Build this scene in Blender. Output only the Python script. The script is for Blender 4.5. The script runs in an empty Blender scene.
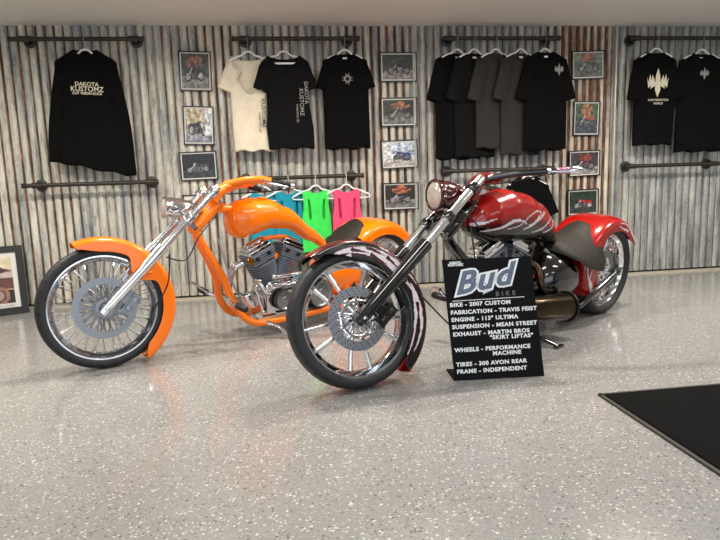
import bpy, math, random
from mathutils import Matrix, Vector, noise
PI = math.pi
SC = bpy.context.scene
COL = SC.collection
random.seed(7)
def V3(*a): return Vector(a)
def R(d): return math.radians(d)
# ------------------------------------------------------------------ camera
U = V3(4540, -238, 600).normalized()
Vd = V3(129.3, 3980, 600); Vd = (Vd - U * U.dot(Vd)).normalized()
W = U.cross(Vd)
rows = []
for k in range(3):                       # camera axes: right, up, back
    pass
right = V3(U.x, W.x, -Vd.x); down = V3(U.y, W.y, -Vd.y); fwd = V3(U.z, W.z, -Vd.z)
cd = bpy.data.cameras.new('camera'); cam = bpy.data.objects.new('camera', cd); COL.objects.link(cam)
cm = Matrix((right, -down, -fwd)).transposed().to_4x4(); cm.translation = (0, 0, 0.97)
cam.matrix_world = cm
cd.sensor_width = 36; cd.lens = 600 / 720 * 36; cd.clip_start = 0.05; cd.clip_end = 60
SC.camera = cam
# ------------------------------------------------------------------ world, lights, exposure
SC.view_settings.view_transform = 'Standard'; SC.view_settings.look = 'None'
SC.view_settings.gamma = 1; SC.view_settings.use_curve_mapping = False
SC.view_settings.exposure = 0.88
wd = bpy.data.worlds.new('world'); SC.world = wd; wd.use_nodes = True
wd.node_tree.nodes['Background'].inputs[0].default_value = (0.75, 0.87, 1.0, 1)
wd.node_tree.nodes['Background'].inputs[1].default_value = 0.7
def area(name, loc, rot, sx, sy, power, col, spread=180):
    l = bpy.data.lights.new(name, 'AREA'); l.shape = 'RECTANGLE'; l.size = sx; l.size_y = sy
    l.energy = power; l.color = col; l.spread = R(spread)
    o = bpy.data.objects.new(name, l); COL.objects.link(o); o.location = loc; o.rotation_euler = rot
    return o
WARM = (1.0, 0.93, 0.83)
for x in (-2.0, -0.55, 0.9, 2.35, 3.8):                       # row of lamps above the motorcycles, off the top of the frame
    area('wall_lamp', (x, 3.55, 2.2), (R(-6), 0, 0), 0.3, 0.06, 21, WARM)
for x in (-2.2, 0.6, 3.4):
    for y in (2.1, 0.0):
        area('ceiling_lamp', (x, y, 2.2), (0, 0, 0), 1.2, 0.2, 8.5, (1.0, 0.97, 0.93))
area('daylight', (1.0, -2.9, 1.25), (R(90), 0, 0), 6.5, 1.9, 20, (0.82, 0.92, 1.0))

# ------------------------------------------------------------------ materials
def lin(c):
    r = []
    for v in c:
        v = v / 255.0
        r.append(v / 12.92 if v <= 0.04045 else ((v + 0.055) / 1.055) ** 2.4)
    return tuple(r)
def mat(name, col, rough=0.5, metal=0.0, coat=0.0, spec=0.5, bump=None, sheen=0.0, vary=0.0, vscale=8.0):
    m = bpy.data.materials.new(name); m.use_nodes = True
    nt = m.node_tree; b = nt.nodes['Principled BSDF']
    c = lin(col)
    b.inputs['Base Color'].default_value = (*c, 1)
    b.inputs['Roughness'].default_value = rough; b.inputs['Metallic'].default_value = metal
    b.inputs['Coat Weight'].default_value = coat; b.inputs['Coat Roughness'].default_value = 0.04
    b.inputs['Specular IOR Level'].default_value = spec
    b.inputs['Sheen Weight'].default_value = sheen
    tc = nt.nodes.new('ShaderNodeTexCoord')
    if vary:
        n = nt.nodes.new('ShaderNodeTexNoise'); n.inputs['Scale'].default_value = vscale; n.inputs['Detail'].default_value = 5
        nt.links.new(tc.outputs['Object'], n.inputs['Vector'])
        mx = nt.nodes.new('ShaderNodeMix'); mx.data_type = 'RGBA'
        mx.inputs[6].default_value = (*[x * (1 - vary) for x in c], 1); mx.inputs[7].default_value = (*[min(1, x * (1 + vary)) for x in c], 1)
        nt.links.new(n.outputs['Fac'], mx.inputs[0]); nt.links.new(mx.outputs[2], b.inputs['Base Color'])
    if bump:
        n = nt.nodes.new('ShaderNodeTexNoise'); n.inputs['Scale'].default_value = bump[0]; n.inputs['Detail'].default_value = 3
        nt.links.new(tc.outputs['Object'], n.inputs['Vector'])
        bp = nt.nodes.new('ShaderNodeBump'); bp.inputs['Strength'].default_value = bump[1]; bp.inputs['Distance'].default_value = 0.01
        nt.links.new(n.outputs['Fac'], bp.inputs['Height']); nt.links.new(bp.outputs[0], b.inputs['Normal'])
    return m
def attr_mat(name, rough=0.4, coat=0.0, metal=0.0):
    m = mat(name, (255, 255, 255), rough, metal, coat)
    a = m.node_tree.nodes.new('ShaderNodeAttribute'); a.attribute_name = 'paint'
    m.node_tree.links.new(a.outputs['Color'], m.node_tree.nodes['Principled BSDF'].inputs['Base Color'])
    return m
M = {}
M['chrome'] = mat('chrome', (225, 225, 228), 0.07, 1.0)
M['steel'] = mat('brushed_steel', (150, 152, 158), 0.34, 1.0)
M['cast'] = mat('cast_alloy', (128, 134, 146), 0.45, 0.5, bump=(300, 0.15))
M['castdark'] = mat('dark_alloy', (52, 50, 50), 0.38, 0.8)
M['blackmetal'] = mat('black_gloss_metal', (12, 11, 12), 0.12, 0.0, 1.0)
M['rubber'] = mat('rubber', (27, 27, 29), 0.55, bump=(200, 0.1))
M['orange'] = mat('orange_paint', (255, 122, 0), 0.25, 0.0, 0.6, spec=0.4)
M['red'] = mat('red_paint', (118, 7, 4), 0.22, 0.1, 0.4, spec=0.35)
M['redlamp'] = mat('dark_red_lamp_paint', (62, 5, 5), 0.18, 0.1, 0.5)
M['forkchrome'] = mat('fork_chrome', (235, 236, 240), 0.16, 1.0)
M['flame'] = mat('silver_flame_paint', (222, 214, 222), 0.3, 0.1, 1.0)
M['flameedge'] = mat('red_flame_edge', (120, 20, 26), 0.3, 0.1, 1.0)
M['fade'] = attr_mat('candy_fade_paint', 0.22, 0.35)
M['leather'] = mat('seat_leather', (34, 30, 24), 0.58, spec=0.3, bump=(160, 0.25))
M['pipe'] = mat('black_iron_pipe', (58, 54, 48), 0.45, 0.5, bump=(80, 0.2))
M['hanger'] = mat('white_plastic', (232, 232, 230), 0.35)
M['bronze'] = mat('smoked_chrome', (66, 55, 42), 0.25, 1.0)
M['brass'] = mat('brass', (170, 120, 60), 0.3, 1.0)
M['pink'] = mat('pink_anodised_grip', (196, 130, 170), 0.25, 0.6)
M['glass'] = mat('headlight_glass', (200, 190, 180), 0.08, 0.3, 1.0)
M['redtrim'] = mat('red_engine_paint', (190, 16, 24), 0.3, 0.0, 0.6)
M['hose'] = mat('hose_rubber', (14, 14, 14), 0.4)
M['frame'] = mat('black_picture_frame', (22, 20, 19), 0.4)
M['mount'] = mat('white_mount', (212, 210, 204), 0.5)
M['print'] = attr_mat('photo_print', 0.45, 0.0)
M['sign'] = mat('black_sign_board', (7, 7, 10), 0.5, spec=0.12)
M['white'] = mat('white_lettering', (236, 238, 240), 0.5)
M['slate'] = mat('blue_grey_lettering', (92, 106, 128), 0.5)
M['dimgrey'] = mat('grey_lettering', (92, 92, 96), 0.5)
M['printw'] = mat('cream_screen_print', (206, 198, 176), 0.7)
M['printg'] = mat('grey_screen_print', (140, 140, 136), 0.7)
M['printd'] = mat('dark_screen_print', (96, 92, 86), 0.7)
M['matcarpet'] = mat('black_carpet', (14, 14, 14), 0.95, spec=0.1, bump=(250, 0.6), vary=0.5, vscale=60)
M['matedge'] = mat('rubber_mat_edge', (44, 38, 28), 0.6)
def cloth(name, col): return mat(name, col, 0.9, spec=0.10, sheen=0.0, bump=(220, 0.25), vary=0.18, vscale=14)
M['c_black'] = cloth('black_cotton', (10, 10, 11)); M['c_char'] = cloth('charcoal_cotton', (19, 19, 20))
M['c_grey'] = cloth('dark_grey_cotton', (50, 48, 46)); M['c_white'] = cloth('cream_cotton', (224, 214, 192))
M['c_teal'] = cloth('teal_cotton', (38, 146, 168)); M['c_green'] = cloth('lime_green_cotton', (70, 226, 96)); M['c_pink'] = cloth('pink_cotton', (244, 84, 124))
M['walls'] = mat('painted_wall', (208, 206, 200), 0.8)
M['base'] = mat('pale_base_strip', (186, 178, 158), 0.6)
M['plug'] = mat('valve_green', (150, 220, 60), 0.5)

def floor_mat():
    m = mat('flake_epoxy', (176, 170, 160), 0.2, 0.0, 0.25, bump=(2.5, 0.02))
    nt = m.node_tree; b = nt.nodes['Principled BSDF']; N = nt.nodes.new; L = nt.links.new
    b.inputs['Roughness'].default_value = 0.21
    tc = N('ShaderNodeTexCoord')
    def vor(scale):
        v = N('ShaderNodeTexVoronoi'); v.inputs['Scale'].default_value = scale
        L(tc.outputs['Object'], v.inputs['Vector']); return v
    def ramp(src, pts, interp='CONSTANT'):
        r = N('ShaderNodeValToRGB'); r.color_ramp.interpolation = interp
        e = r.color_ramp.elements
        while len(e) < len(pts): e.new(0.5)
        for i, (p, c) in enumerate(pts): e[i].position = p; e[i].color = (*lin(c), 1)
        L(src, r.inputs[0]); return r
    v1 = vor(165); sp = N('ShaderNodeSeparateColor'); L(v1.outputs['Color'], sp.inputs[0])
    r1 = ramp(sp.outputs[0], [(0, (44, 44, 46)), (0.016, (100, 99, 99)), (0.036, (144, 143, 141)), (0.50, (152, 151, 149)), (0.90, (174, 173, 170)), (0.962, (236, 233, 226))])
    v2 = vor(340); sp2 = N('ShaderNodeSeparateColor'); L(v2.outputs['Color'], sp2.inputs[0])
    r2 = ramp(sp2.outputs[1], [(0, (110, 108, 108)), (0.05, (146, 144, 141)), (0.3, (156, 154, 150)), (0.92, (200, 198, 194))])
    n = N('ShaderNodeTexNoise'); n.inputs['Scale'].default_value = 1.1; n.inputs['Detail'].default_value = 6; L(tc.outputs['Object'], n.inputs['Vector'])
    r3 = ramp(n.outputs['Fac'], [(0.3, (240, 240, 241)), (0.7, (255, 255, 254))], 'LINEAR')
    mx = N('ShaderNodeMix'); mx.data_type = 'RGBA'; mx.inputs[0].default_value = 0.32; L(r1.outputs[0], mx.inputs[6]); L(r2.outputs[0], mx.inputs[7])
    mu = N('ShaderNodeMix'); mu.data_type = 'RGBA'; mu.blend_type = 'MULTIPLY'; mu.inputs[0].default_value = 1
    L(mx.outputs[2], mu.inputs[6]); L(r3.outputs[0], mu.inputs[7]); L(mu.outputs[2], b.inputs['Base Color'])
    return m
def wall_mat():
    m = mat('corrugated_tin', (170, 168, 158), 0.45, 0.35)
    nt = m.node_tree; b = nt.nodes['Principled BSDF']; N = nt.nodes.new; L = nt.links.new
    tc = N('ShaderNodeTexCoord')
    def noi(sc, det=5, rough=0.6):
        mp = N('ShaderNodeMapping'); mp.inputs['Scale'].default_value = sc; L(tc.outputs['Object'], mp.inputs['Vector'])
        n = N('ShaderNodeTexNoise'); n.inputs['Scale'].default_value = 1; n.inputs['Detail'].default_value = det; n.inputs['Roughness'].default_value = rough
        L(mp.outputs[0], n.inputs['Vector']); return n.outputs['Fac']
    def mth(op, a, c, clamp=False):
        n = N('ShaderNodeMath'); n.operation = op; n.use_clamp = clamp
        for i, q in enumerate((a, c)):
            if isinstance(q, (int, float)): n.inputs[i].default_value = q
            else: L(q, n.inputs[i])
        return n.outputs[0]
    def ramp(src, pts):
        r = N('ShaderNodeValToRGB'); e = r.color_ramp.elements
        while len(e) < len(pts): e.new(0.5)
        for i, (p, c) in enumerate(pts): e[i].position = p; e[i].color = (*lin(c), 1)
        L(src, r.inputs[0]); return r.outputs[0]
    a = N('ShaderNodeAttribute'); a.attribute_name = 'paint'
    sp = N('ShaderNodeSeparateColor'); L(a.outputs['Color'], sp.inputs[0])
    rust, valley, bare = sp.outputs[0], sp.outputs[1], sp.outputs[2]
    zinc = ramp(mth('ADD', mth('MULTIPLY', noi((11, 11, 1.2)), 0.8), mth('MULTIPLY', noi((55, 55, 12), 3), 0.2)),
                [(0.34, (124, 134, 142)), (0.44, (176, 180, 178)), (0.52, (210, 208, 196)), (0.62, (230, 228, 216))])
    shiny = ramp(noi((14, 14, 1.5)), [(0.35, (112, 118, 124)), (0.65, (206, 208, 206))])
    z2 = N('ShaderNodeMix'); z2.data_type = 'RGBA'; L(bare, z2.inputs[0]); L(zinc, z2.inputs[6]); L(shiny, z2.inputs[7])
    s = mth('ADD', mth('MULTIPLY', valley, 0.80), mth('MULTIPLY', noi((22, 22, 1.3)), 0.55))
    s = mth('ADD', s, mth('MULTIPLY', noi((5, 5, 3.0)), 0.5))
    s = mth('ADD', s, rust)
    msk = mth('MULTIPLY', mth('SUBTRACT', s, 1.17), 4.5, True)
    rc = ramp(noi((30, 30, 8)), [(0.3, (70, 48, 34)), (0.5, (124, 84, 58)), (0.66, (172, 132, 98))])
    mx = N('ShaderNodeMix'); mx.data_type = 'RGBA'; L(msk, mx.inputs[0]); L(z2.outputs[2], mx.inputs[6]); L(rc, mx.inputs[7])
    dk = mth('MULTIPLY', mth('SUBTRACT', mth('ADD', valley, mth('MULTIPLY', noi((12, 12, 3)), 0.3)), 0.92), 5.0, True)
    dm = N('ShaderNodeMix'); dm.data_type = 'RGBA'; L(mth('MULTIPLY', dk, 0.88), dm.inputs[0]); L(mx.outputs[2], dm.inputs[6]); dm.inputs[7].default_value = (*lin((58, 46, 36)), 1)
    gm = N('ShaderNodeMix'); gm.data_type = 'RGBA'; gm.blend_type = 'MULTIPLY'; gm.inputs[0].default_value = 1
    L(dm.outputs[2], gm.inputs[6]); L(ramp(mth('ADD', mth('MULTIPLY', noi((24, 24, 5), 6, 0.7), 0.7), mth('MULTIPLY', noi((90, 90, 30), 4), 0.3)), [(0.36, (176, 176, 178)), (0.50, (240, 239, 236)), (0.62, (255, 255, 255))]), gm.inputs[7])
    L(gm.outputs[2], b.inputs['Base Color'])
    L(mth('MULTIPLY', mth('MULTIPLY', mth('SUBTRACT', 1.0, msk), bare), 0.45), b.inputs['Metallic'])
    L(mth('ADD', mth('MULTIPLY', msk, 0.4), 0.42), b.inputs['Roughness'])
    return m
def ceil_mat(): return mat('textured_ceiling', (232, 231, 226), 0.9, bump=(60, 0.35), vary=0.04, vscale=40)
def tread_mat(name, hw, count, slant):
    m = mat(name, (30, 30, 32), 0.55); nt = m.node_tree; N = nt.nodes.new; L = nt.links.new; b = nt.nodes['Principled BSDF']
    tc = N('ShaderNodeTexCoord'); s = N('ShaderNodeSeparateXYZ'); L(tc.outputs['Object'], s.inputs[0])
    def mth(op, a, c=0.0, clamp=False):
        n = N('ShaderNodeMath'); n.operation = op; n.use_clamp = clamp
        for i, q in enumerate((a, c)):
            if isinstance(q, (int, float)): n.inputs[i].default_value = q
            else: L(q, n.inputs[i])
        return n.outputs[0]
    ang = mth('ARCTAN2', s.outputs[2], s.outputs[0]); ay = mth('ABSOLUTE', s.outputs[1])
    ph = mth('ADD', mth('MULTIPLY', ang, count), mth('MULTIPLY', ay, slant))
    g = mth('GREATER_THAN', mth('SINE', ph), 0.80)
    rad = mth('SQRT', mth('ADD', mth('MULTIPLY', s.outputs[0], s.outputs[0]), mth('MULTIPLY', s.outputs[2], s.outputs[2])))
    g = mth('MULTIPLY', g, mth('GREATER_THAN', rad, 0.345 - 0.036 if hw < 0.1 else 0.31 - 0.04))
    bp = N('ShaderNodeBump'); bp.inputs['Strength'].default_value = 1; bp.inputs['Distance'].default_value = 0.006; bp.invert = True
    L(g, bp.inputs['Height']); L(bp.outputs[0], b.inputs['Normal'])
    mx = N('ShaderNodeMix'); mx.data_type = 'RGBA'; L(g, mx.inputs[0]); mx.inputs[6].default_value = (*lin((34, 34, 37)), 1); mx.inputs[7].default_value = (*lin((8, 8, 9)), 1)
    L(mx.outputs[2], b.inputs['Base Color'])
    return m
M['floor'] = floor_mat(); M['tin'] = wall_mat(); M['ceiling'] = ceil_mat()
M['treadf'] = tread_mat('front_tread_rubber', 0.06, 34, 60); M['treadr'] = tread_mat('rear_tread_rubber', 0.15, 26, 30)

# ------------------------------------------------------------------ mesh builder
class MB:
    def __init__(s): s.v = []; s.f = []; s.m = []; s.c = []
    def add(s, vs, fs, mi=0, col=None):
        o = len(s.v); s.v += [tuple(v) for v in vs]; s.f += [tuple(i + o for i in f) for f in fs]; s.m += [mi] * len(fs)
        s.c += (col if col else [(1, 1, 1)] * len(vs)); return o
    def box(s, c, d, mi=0, rot=None):
        hx, hy, hz = d[0] / 2, d[1] / 2, d[2] / 2
        vs = [Vector((x * hx, y * hy, z * hz)) for x in (-1, 1) for y in (-1, 1) for z in (-1, 1)]
        if rot is not None: vs = [rot @ v for v in vs]
        s.add([v + Vector(c) for v in vs], [(0, 1, 3, 2), (4, 6, 7, 5), (0, 4, 5, 1), (2, 3, 7, 6), (0, 2, 6, 4), (1, 5, 7, 3)], mi)
    def rings(s, rs, closed=False, cap=True, mi=0):
        n = len(rs[0]); o = s.add([p for r in rs for p in r], [], mi); k = len(rs)
        for i in range(k if closed else k - 1):
            a, b = i * n, ((i + 1) % k) * n
            for j in range(n):
                q = (j + 1) % n
                s.f.append((o + a + j, o + a + q, o + b + q, o + b + j)); s.m.append(mi)
        if cap and not closed:
            s.f.append(tuple(o + j for j in reversed(range(n)))); s.m.append(mi)
            s.f.append(tuple(o + (k - 1) * n + j for j in range(n))); s.m.append(mi)
    def tube(s, pts, r, n=12, closed=False, cap=True, mi=0, flat=1.0):
        P = [Vector(p) for p in pts]; k = len(P); rr = r if isinstance(r, (list, tuple)) else [r] * k
        rings = []; up = None
        for i in range(k):
            a = P[(i - 1) % k] if (closed or i > 0) else P[i]; b = P[(i + 1) % k] if (closed or i < k - 1) else P[i]
            t = (b - a).normalized()
            if up is None: up = Vector((0, 0, 1)) if abs(t.z) < 0.9 else Vector((0, 1, 0))
            e1 = (up - t * up.dot(t)).normalized(); e2 = t.cross(e1); up = e1
            rings.append([P[i] + (e1 * math.cos(2 * PI * j / n) + e2 * flat * math.sin(2 * PI * j / n)) * rr[i] for j in range(n)])
        s.rings(rings, closed, cap, mi)
    def lathe(s, prof, c=(0, 0, 0), axis='y', n=48, closed=False, mi=0, cap=False):
        """prof: (radius, along)."""
        c = Vector(c); rings = []
        ax = {'x': (Vector((1, 0, 0)), Vector((0, 1, 0)), Vector((0, 0, 1))), 'y': (Vector((0, 1, 0)), Vector((0, 0, 1)), Vector((1, 0, 0))), 'z': (Vector((0, 0, 1)), Vector((1, 0, 0)), Vector((0, 1, 0)))}
        A, B, D = ax[axis] if isinstance(axis, str) else axis
        for (r, h) in prof:
            rings.append([c + A * h + (B * math.cos(2 * PI * j / n) + D * math.sin(2 * PI * j / n)) * max(r, 1e-5) for j in range(n)])
        s.rings(rings, closed, cap, mi)
    def build(s, name, mats, parent=None, smooth=True, ang=38, loc=None, weld=False):
        me = bpy.data.meshes.new(name); me.from_pydata(s.v, [], s.f)
        if not isinstance(mats, (list, tuple)): mats = [mats]
        for m in mats: me.materials.append(m)
        me.polygons.foreach_set('material_index', s.m)
        if smooth:
            me.polygons.foreach_set('use_smooth', [True] * len(me.polygons))
        if any(c != (1, 1, 1) for c in s.c):
            at = me.color_attributes.new('paint', 'FLOAT_COLOR', 'POINT')
            at.data.foreach_set('color', [x for c in s.c for x in (*c, 1)])
        import bmesh
        bm = bmesh.new(); bm.from_mesh(me)
        if weld: bmesh.ops.remove_doubles(bm, verts=bm.verts, dist=1e-5)
        bmesh.ops.recalc_face_normals(bm, faces=bm.faces); bm.to_mesh(me); bm.free()
        me.update()
        if smooth: me.set_sharp_from_angle(angle=R(ang))
        o = bpy.data.objects.new(name, me); COL.objects.link(o)
        if parent: o.parent = parent
        if loc: o.location = loc
        return o
def axes_for(d):
    d = Vector(d).normalized(); u = Vector((0, 1, 0)) if abs(d.y) < 0.9 else Vector((1, 0, 0))
    e = (u - d * u.dot(d)).normalized(); return (d, e, d.cross(e))
def tag(o, label, cat, group=None):
    o['label'] = label; o['category'] = cat
    if group: o['group'] = group
    return o
def thing(name, label, cat, loc=(0, 0, 0), rot=(0, 0, 0), group=None):
    o = bpy.data.objects.new(name, None); COL.objects.link(o); o.location = loc; o.rotation_euler = rot
    o.empty_display_size = 0.1
    return tag(o, label, cat, group)
def struct(o): o['kind'] = 'structure'; return o
def spline(pts, k=8):
    P = [Vector(p) for p in pts]; out = []
    for i in range(len(P) - 1):
        p0 = P[max(i - 1, 0)]; p1 = P[i]; p2 = P[i + 1]; p3 = P[min(i + 2, len(P) - 1)]
        for j in range(k):
            t = j / k
            out.append(0.5 * ((2 * p1) + (p2 - p0) * t + (2 * p0 - 5 * p1 + 4 * p2 - p3) * t * t + (3 * p1 - p0 - 3 * p2 + p3) * t ** 3))
    out.append(P[-1]); return out
def interp(tab, x):
    if x <= tab[0][0]: return tab[0][1]
    for (a, fa), (b, fb) in zip(tab, tab[1:]):
        if x <= b:
            t = (x - a) / (b - a); t = t * t * (3 - 2 * t) * 0.5 + t * 0.5
            return fa + (fb - fa) * t
    return tab[-1][1]
def text(name, s, size, material, parent, loc, rot=(PI / 2, 0, 0), align='CENTER', shear=0, off=0, ext=0.0006, width=1.0, space=1.0, res=3):
    cu = bpy.data.curves.new(name, 'FONT'); cu.body = s; cu.size = size; cu.align_x = align; cu.shear = shear; cu.offset = off
    cu.extrude = ext; cu.space_character = space; cu.resolution_u = res
    t = bpy.data.objects.new('tmp', cu); COL.objects.link(t)
    dg = bpy.context.evaluated_depsgraph_get(); me = bpy.data.meshes.new_from_object(t.evaluated_get(dg))
    COL.objects.unlink(t); bpy.data.objects.remove(t)
    me.materials.clear(); me.materials.append(material)
    o = bpy.data.objects.new(name, me); COL.objects.link(o); o.parent = parent; o.location = loc; o.rotation_euler = rot
    o.scale = (width, 1, 1)
    return o

# ------------------------------------------------------------------ room
X0, X1, Y0, YW, H = -4.2, 6.4, -3.0, 5.2, 2.24
b = MB(); b.box(((X0 + X1) / 2, (Y0 + YW) / 2 + 0.05, -0.05), (X1 - X0 + 0.2, YW - Y0 + 0.3, 0.1)); struct(b.build('floor', M['floor'], smooth=False))
b = MB(); b.box(((X0 + X1) / 2, (Y0 + YW) / 2 + 0.05, H + 0.05), (X1 - X0 + 0.2, YW - Y0 + 0.3, 0.1)); struct(b.build('ceiling', M['ceiling'], smooth=False))
for nm, x in (('wall_left', X0 - 0.05), ('wall_right', X1 + 0.05)):
    b = MB(); b.box((x, (Y0 + YW) / 2 + 0.05, H / 2), (0.1, YW - Y0 + 0.3, H)); struct(b.build(nm, M['walls'], smooth=False))
b = MB()                                                       # shopfront wall behind the camera, with its wide window opening
b.box(((X0 + X1) / 2, Y0 - 0.05, 0.12), (X1 - X0, 0.1, 0.24)); b.box(((X0 + X1) / 2, Y0 - 0.05, H - 0.02), (X1 - X0, 0.1, 0.04))
for x in (-3.35, 5.35): b.box((x, Y0 - 0.05, H / 2), (1.9, 0.1, H))
struct(b.build('wall_front', M['walls'], smooth=False))
# corrugated back wall: overlapping sheets
PITCH, AMP = 0.068, 0.010
def sheet_info(x):
    # (left x, rust, bare)
    tab = [(-4.3, 0.10, 0.0), (-2.12, 0.12, 0.1), (-1.55, -0.06, 0.25), (-0.85, 0.02, 0.05), (-0.62, 0.22, 0.1), (-0.28, -0.02, 0.3), (0.62, 0.33, 0.15), (1.17, -0.06, 0.55), (1.38, -0.04, 0.7), (2.36, 0.16, 0.3), (2.53, 0.62, 0.0), (3.02, -0.05, 0.6), (3.35, -0.10, 0.85), (4.3, 0.0, 0.4)]
    r = tab[0]
    for t in tab:
        if x >= t[0]: r = t
    return r
b = MB(); n = int((X1 - X0) / PITCH * 16); zs = [0.036 + (H - 0.036) * i / 14 for i in range(15)]
vs = []; cs = []; vi = 0
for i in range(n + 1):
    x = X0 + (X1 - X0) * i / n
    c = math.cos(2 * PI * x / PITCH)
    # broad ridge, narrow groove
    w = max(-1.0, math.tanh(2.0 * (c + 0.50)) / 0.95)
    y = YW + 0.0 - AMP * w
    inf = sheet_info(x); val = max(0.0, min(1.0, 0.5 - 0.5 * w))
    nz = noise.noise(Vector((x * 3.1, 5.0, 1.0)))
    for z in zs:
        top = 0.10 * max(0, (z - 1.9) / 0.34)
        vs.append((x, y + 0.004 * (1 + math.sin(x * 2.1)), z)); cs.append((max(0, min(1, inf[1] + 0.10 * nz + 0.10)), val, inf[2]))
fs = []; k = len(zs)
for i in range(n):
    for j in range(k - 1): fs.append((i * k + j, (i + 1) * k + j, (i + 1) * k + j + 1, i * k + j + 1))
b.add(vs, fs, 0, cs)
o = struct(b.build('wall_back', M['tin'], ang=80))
b = MB(); b.box(((X0 + X1) / 2, YW + 0.06, H / 2), (X1 - X0, 0.08, H)); struct(b.build('wall_backing', M['frame'], smooth=False))  # backing coloured black to paint shadow into the gap under the tin
b = MB(); b.box(((X0 + X1) / 2, YW - 0.002, 0.009), (X1 - X0, 0.05, 0.018)); struct(b.build('baseboard_back', M['base'], smooth=False))
for i, x in enumerate((1.205, 3.045)):                        # bright seams where sheets lap
    b = MB(); b.tube([(x, YW - 0.006, 0.025), (x, YW - 0.006, H - 0.005)], 0.030, 14, flat=0.35)
    struct(b.build('trim_%d' % (i + 1), mat('bright_zinc_%d' % i, (214, 214, 208), 0.35, 0.6, vary=0.2, vscale=6)))
# floor mat
t = thing('floor_mat', 'black carpet door mat with a thin tan rubber edge lying on the floor', 'mat', (1.35, 0.6, 0))
b = MB(); b.box((0.95, 0.87, 0.006), (1.86, 1.74, 0.012)); b.build('carpet', M['matcarpet'], t, smooth=False)
b = MB(); b.box((0.006, 0.87, 0.0045), (0.016, 1.78, 0.009)); b.box((0.95, 1.748, 0.0045), (1.90, 0.022, 0.009)); b.box((0.95, -0.008, 0.0045), (1.90, 0.022, 0.009)); b.box((1.888, 0.87, 0.0045), (0.022, 1.78, 0.009))
b.build('rubber_edge', M['matedge'], t, smooth=False)

# ------------------------------------------------------------------ pipe rails
YR = 5.08
def rail(x0, x1, f0, f1, z, label):
    t = thing('clothes_rail', label, 'clothes rail', ((x0 + x1) / 2, YR, z), group=None)
    cx = (x0 + x1) / 2
    b = MB(); b.tube([(x0 - cx, 0, 0), (x1 - cx, 0, 0)], 0.0165, 16); b.build('pipe', M['pipe'], t)
    for f, e in ((f0, x0), (f1, x1)):
        b = MB()
        b.tube([(f - cx - 0.035, 0, 0), (f - cx + 0.035, 0, 0)], 0.023, 16)
        b.tube([(f - cx, 0, 0), (f - cx, 0.095, 0)], 0.017, 14)
        b.tube([(f - cx, 0.0, 0), (f - cx, 0.032, 0)], 0.023, 14)
        b.lathe([(0.026, 0.075), (0.026, 0.092), (0.046, 0.096), (0.048, 0.104), (0.0, 0.104)], (f - cx, 0, 0), 'y', 24)
        b.build('flange', M['pipe'], t)
        b = MB(); s = -1 if e < cx else 1
        if abs(e - f) > 0.03:
            b.tube([(e - cx, 0, 0), (e - cx + s * 0.018, 0, 0)], [0.022, 0.02], 16); b.build('end_cap', M['pipe'], t)
rail(-1.94, -0.98, -1.84, -1.04, 2.11, 'upper black iron pipe rail carrying the black long sleeve shirt')
rail(-0.27, 0.72, -0.19, 0.64, 2.11, 'upper black pipe rail carrying the cream tee and two black tees')
rail(1.46, 2.45, 1.50, 2.38, 2.11, 'upper black pipe rail carrying five overlapping dark shirts')
rail(3.13, 4.35, 3.17, 4.28, 2.11, 'upper black pipe rail at the right end of the wall')
rail(-1.96, -0.96, -1.87, -1.01, 1.005, 'empty lower pipe rail below the long sleeve shirt')
rail(-0.30, 0.72, -0.25, 0.64, 1.005, 'lower pipe rail holding the teal, green and pink tank tops')
rail(1.44, 2.42, 1.48, 2.36, 1.015, 'lower pipe rail behind the red motorcycle handlebar')
rail(3.13, 4.35, 3.17, 3.98, 1.01, 'empty lower pipe rail below the two tees at the right')

# ------------------------------------------------------------------ hangers and garments
def hanger(x, zr, half, drop, label, rot=0.0, bar=False, y=0.0, tilt=0.0, group=None):
    o_ = thing('hanger', label, 'hanger', (x, YR + y, zr), (0, tilt, rot), group)
    rr = 0.0225
    b = MB()
    c, s_ = math.cos(-rot), math.sin(-rot)
    hook = []
    for i in range(13):
        a = R(-60 + 240 * i / 12)      # over the pipe, open at the wall side
        yy, zz = -rr * math.cos(PI - a) , rr * math.sin(a)
        hook.append((-s_ * yy, c * yy, zz))
    hook = hook[::-1]
    hook = [h for h in hook][::-1] if hook[0][2] > hook[-1][2] else hook
    # neck from the front of the pipe down to the body
    fr = (-s_ * -rr, c * -rr, 0)
    pts = []
    for i in range(12):
        a = R(40 - 220 * i / 11)
        yy, zz = rr * math.cos(a), rr * math.sin(a) if a > 0 or True else 0
        yy = rr * math.cos(R(-30) + R(210) * i / 11); zz = rr * math.sin(R(-30) + R(210) * i / 11)
        pts.append((-s_ * yy, c * yy, zz))
    pts += [(-s_ * -rr * 0.7, c * -rr * 0.7, -0.03), (0, 0, -0.055), (0, 0, -drop)]
    b.tube(pts, 0.0028, 8); b.build('hook', M['steel'] if not bar else M['hanger'], o_)
    b = MB()
    arch = spline([(-half, 0, -drop - half * 0.33 - 0.01), (-half * 0.6, 0, -drop - half * 0.20), (-0.055, 0, -drop - 0.02), (-0.02, 0, -drop + 0.008), (0.02, 0, -drop + 0.008), (0.055, 0, -drop - 0.02), (half * 0.6, 0, -drop - half * 0.20), (half, 0, -drop - half * 0.33 - 0.01)], 5)
    b.tube(arch, 0.008, 8, flat=1.0)
    if bar:
        zb = -drop - half * 0.33 - 0.01
        b.tube(spline([(-half, 0, zb), (-half - 0.012, 0, zb - 0.012), (-half, 0, zb - 0.026), (-half * 0.5, 0, zb - 0.03), (half * 0.5, 0, zb - 0.03), (half, 0, zb - 0.026), (half + 0.012, 0, zb - 0.012), (half, 0, zb)], 4), 0.005, 8)
    b.build('hanger_body', M['hanger'], o_)
    return o_
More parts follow.
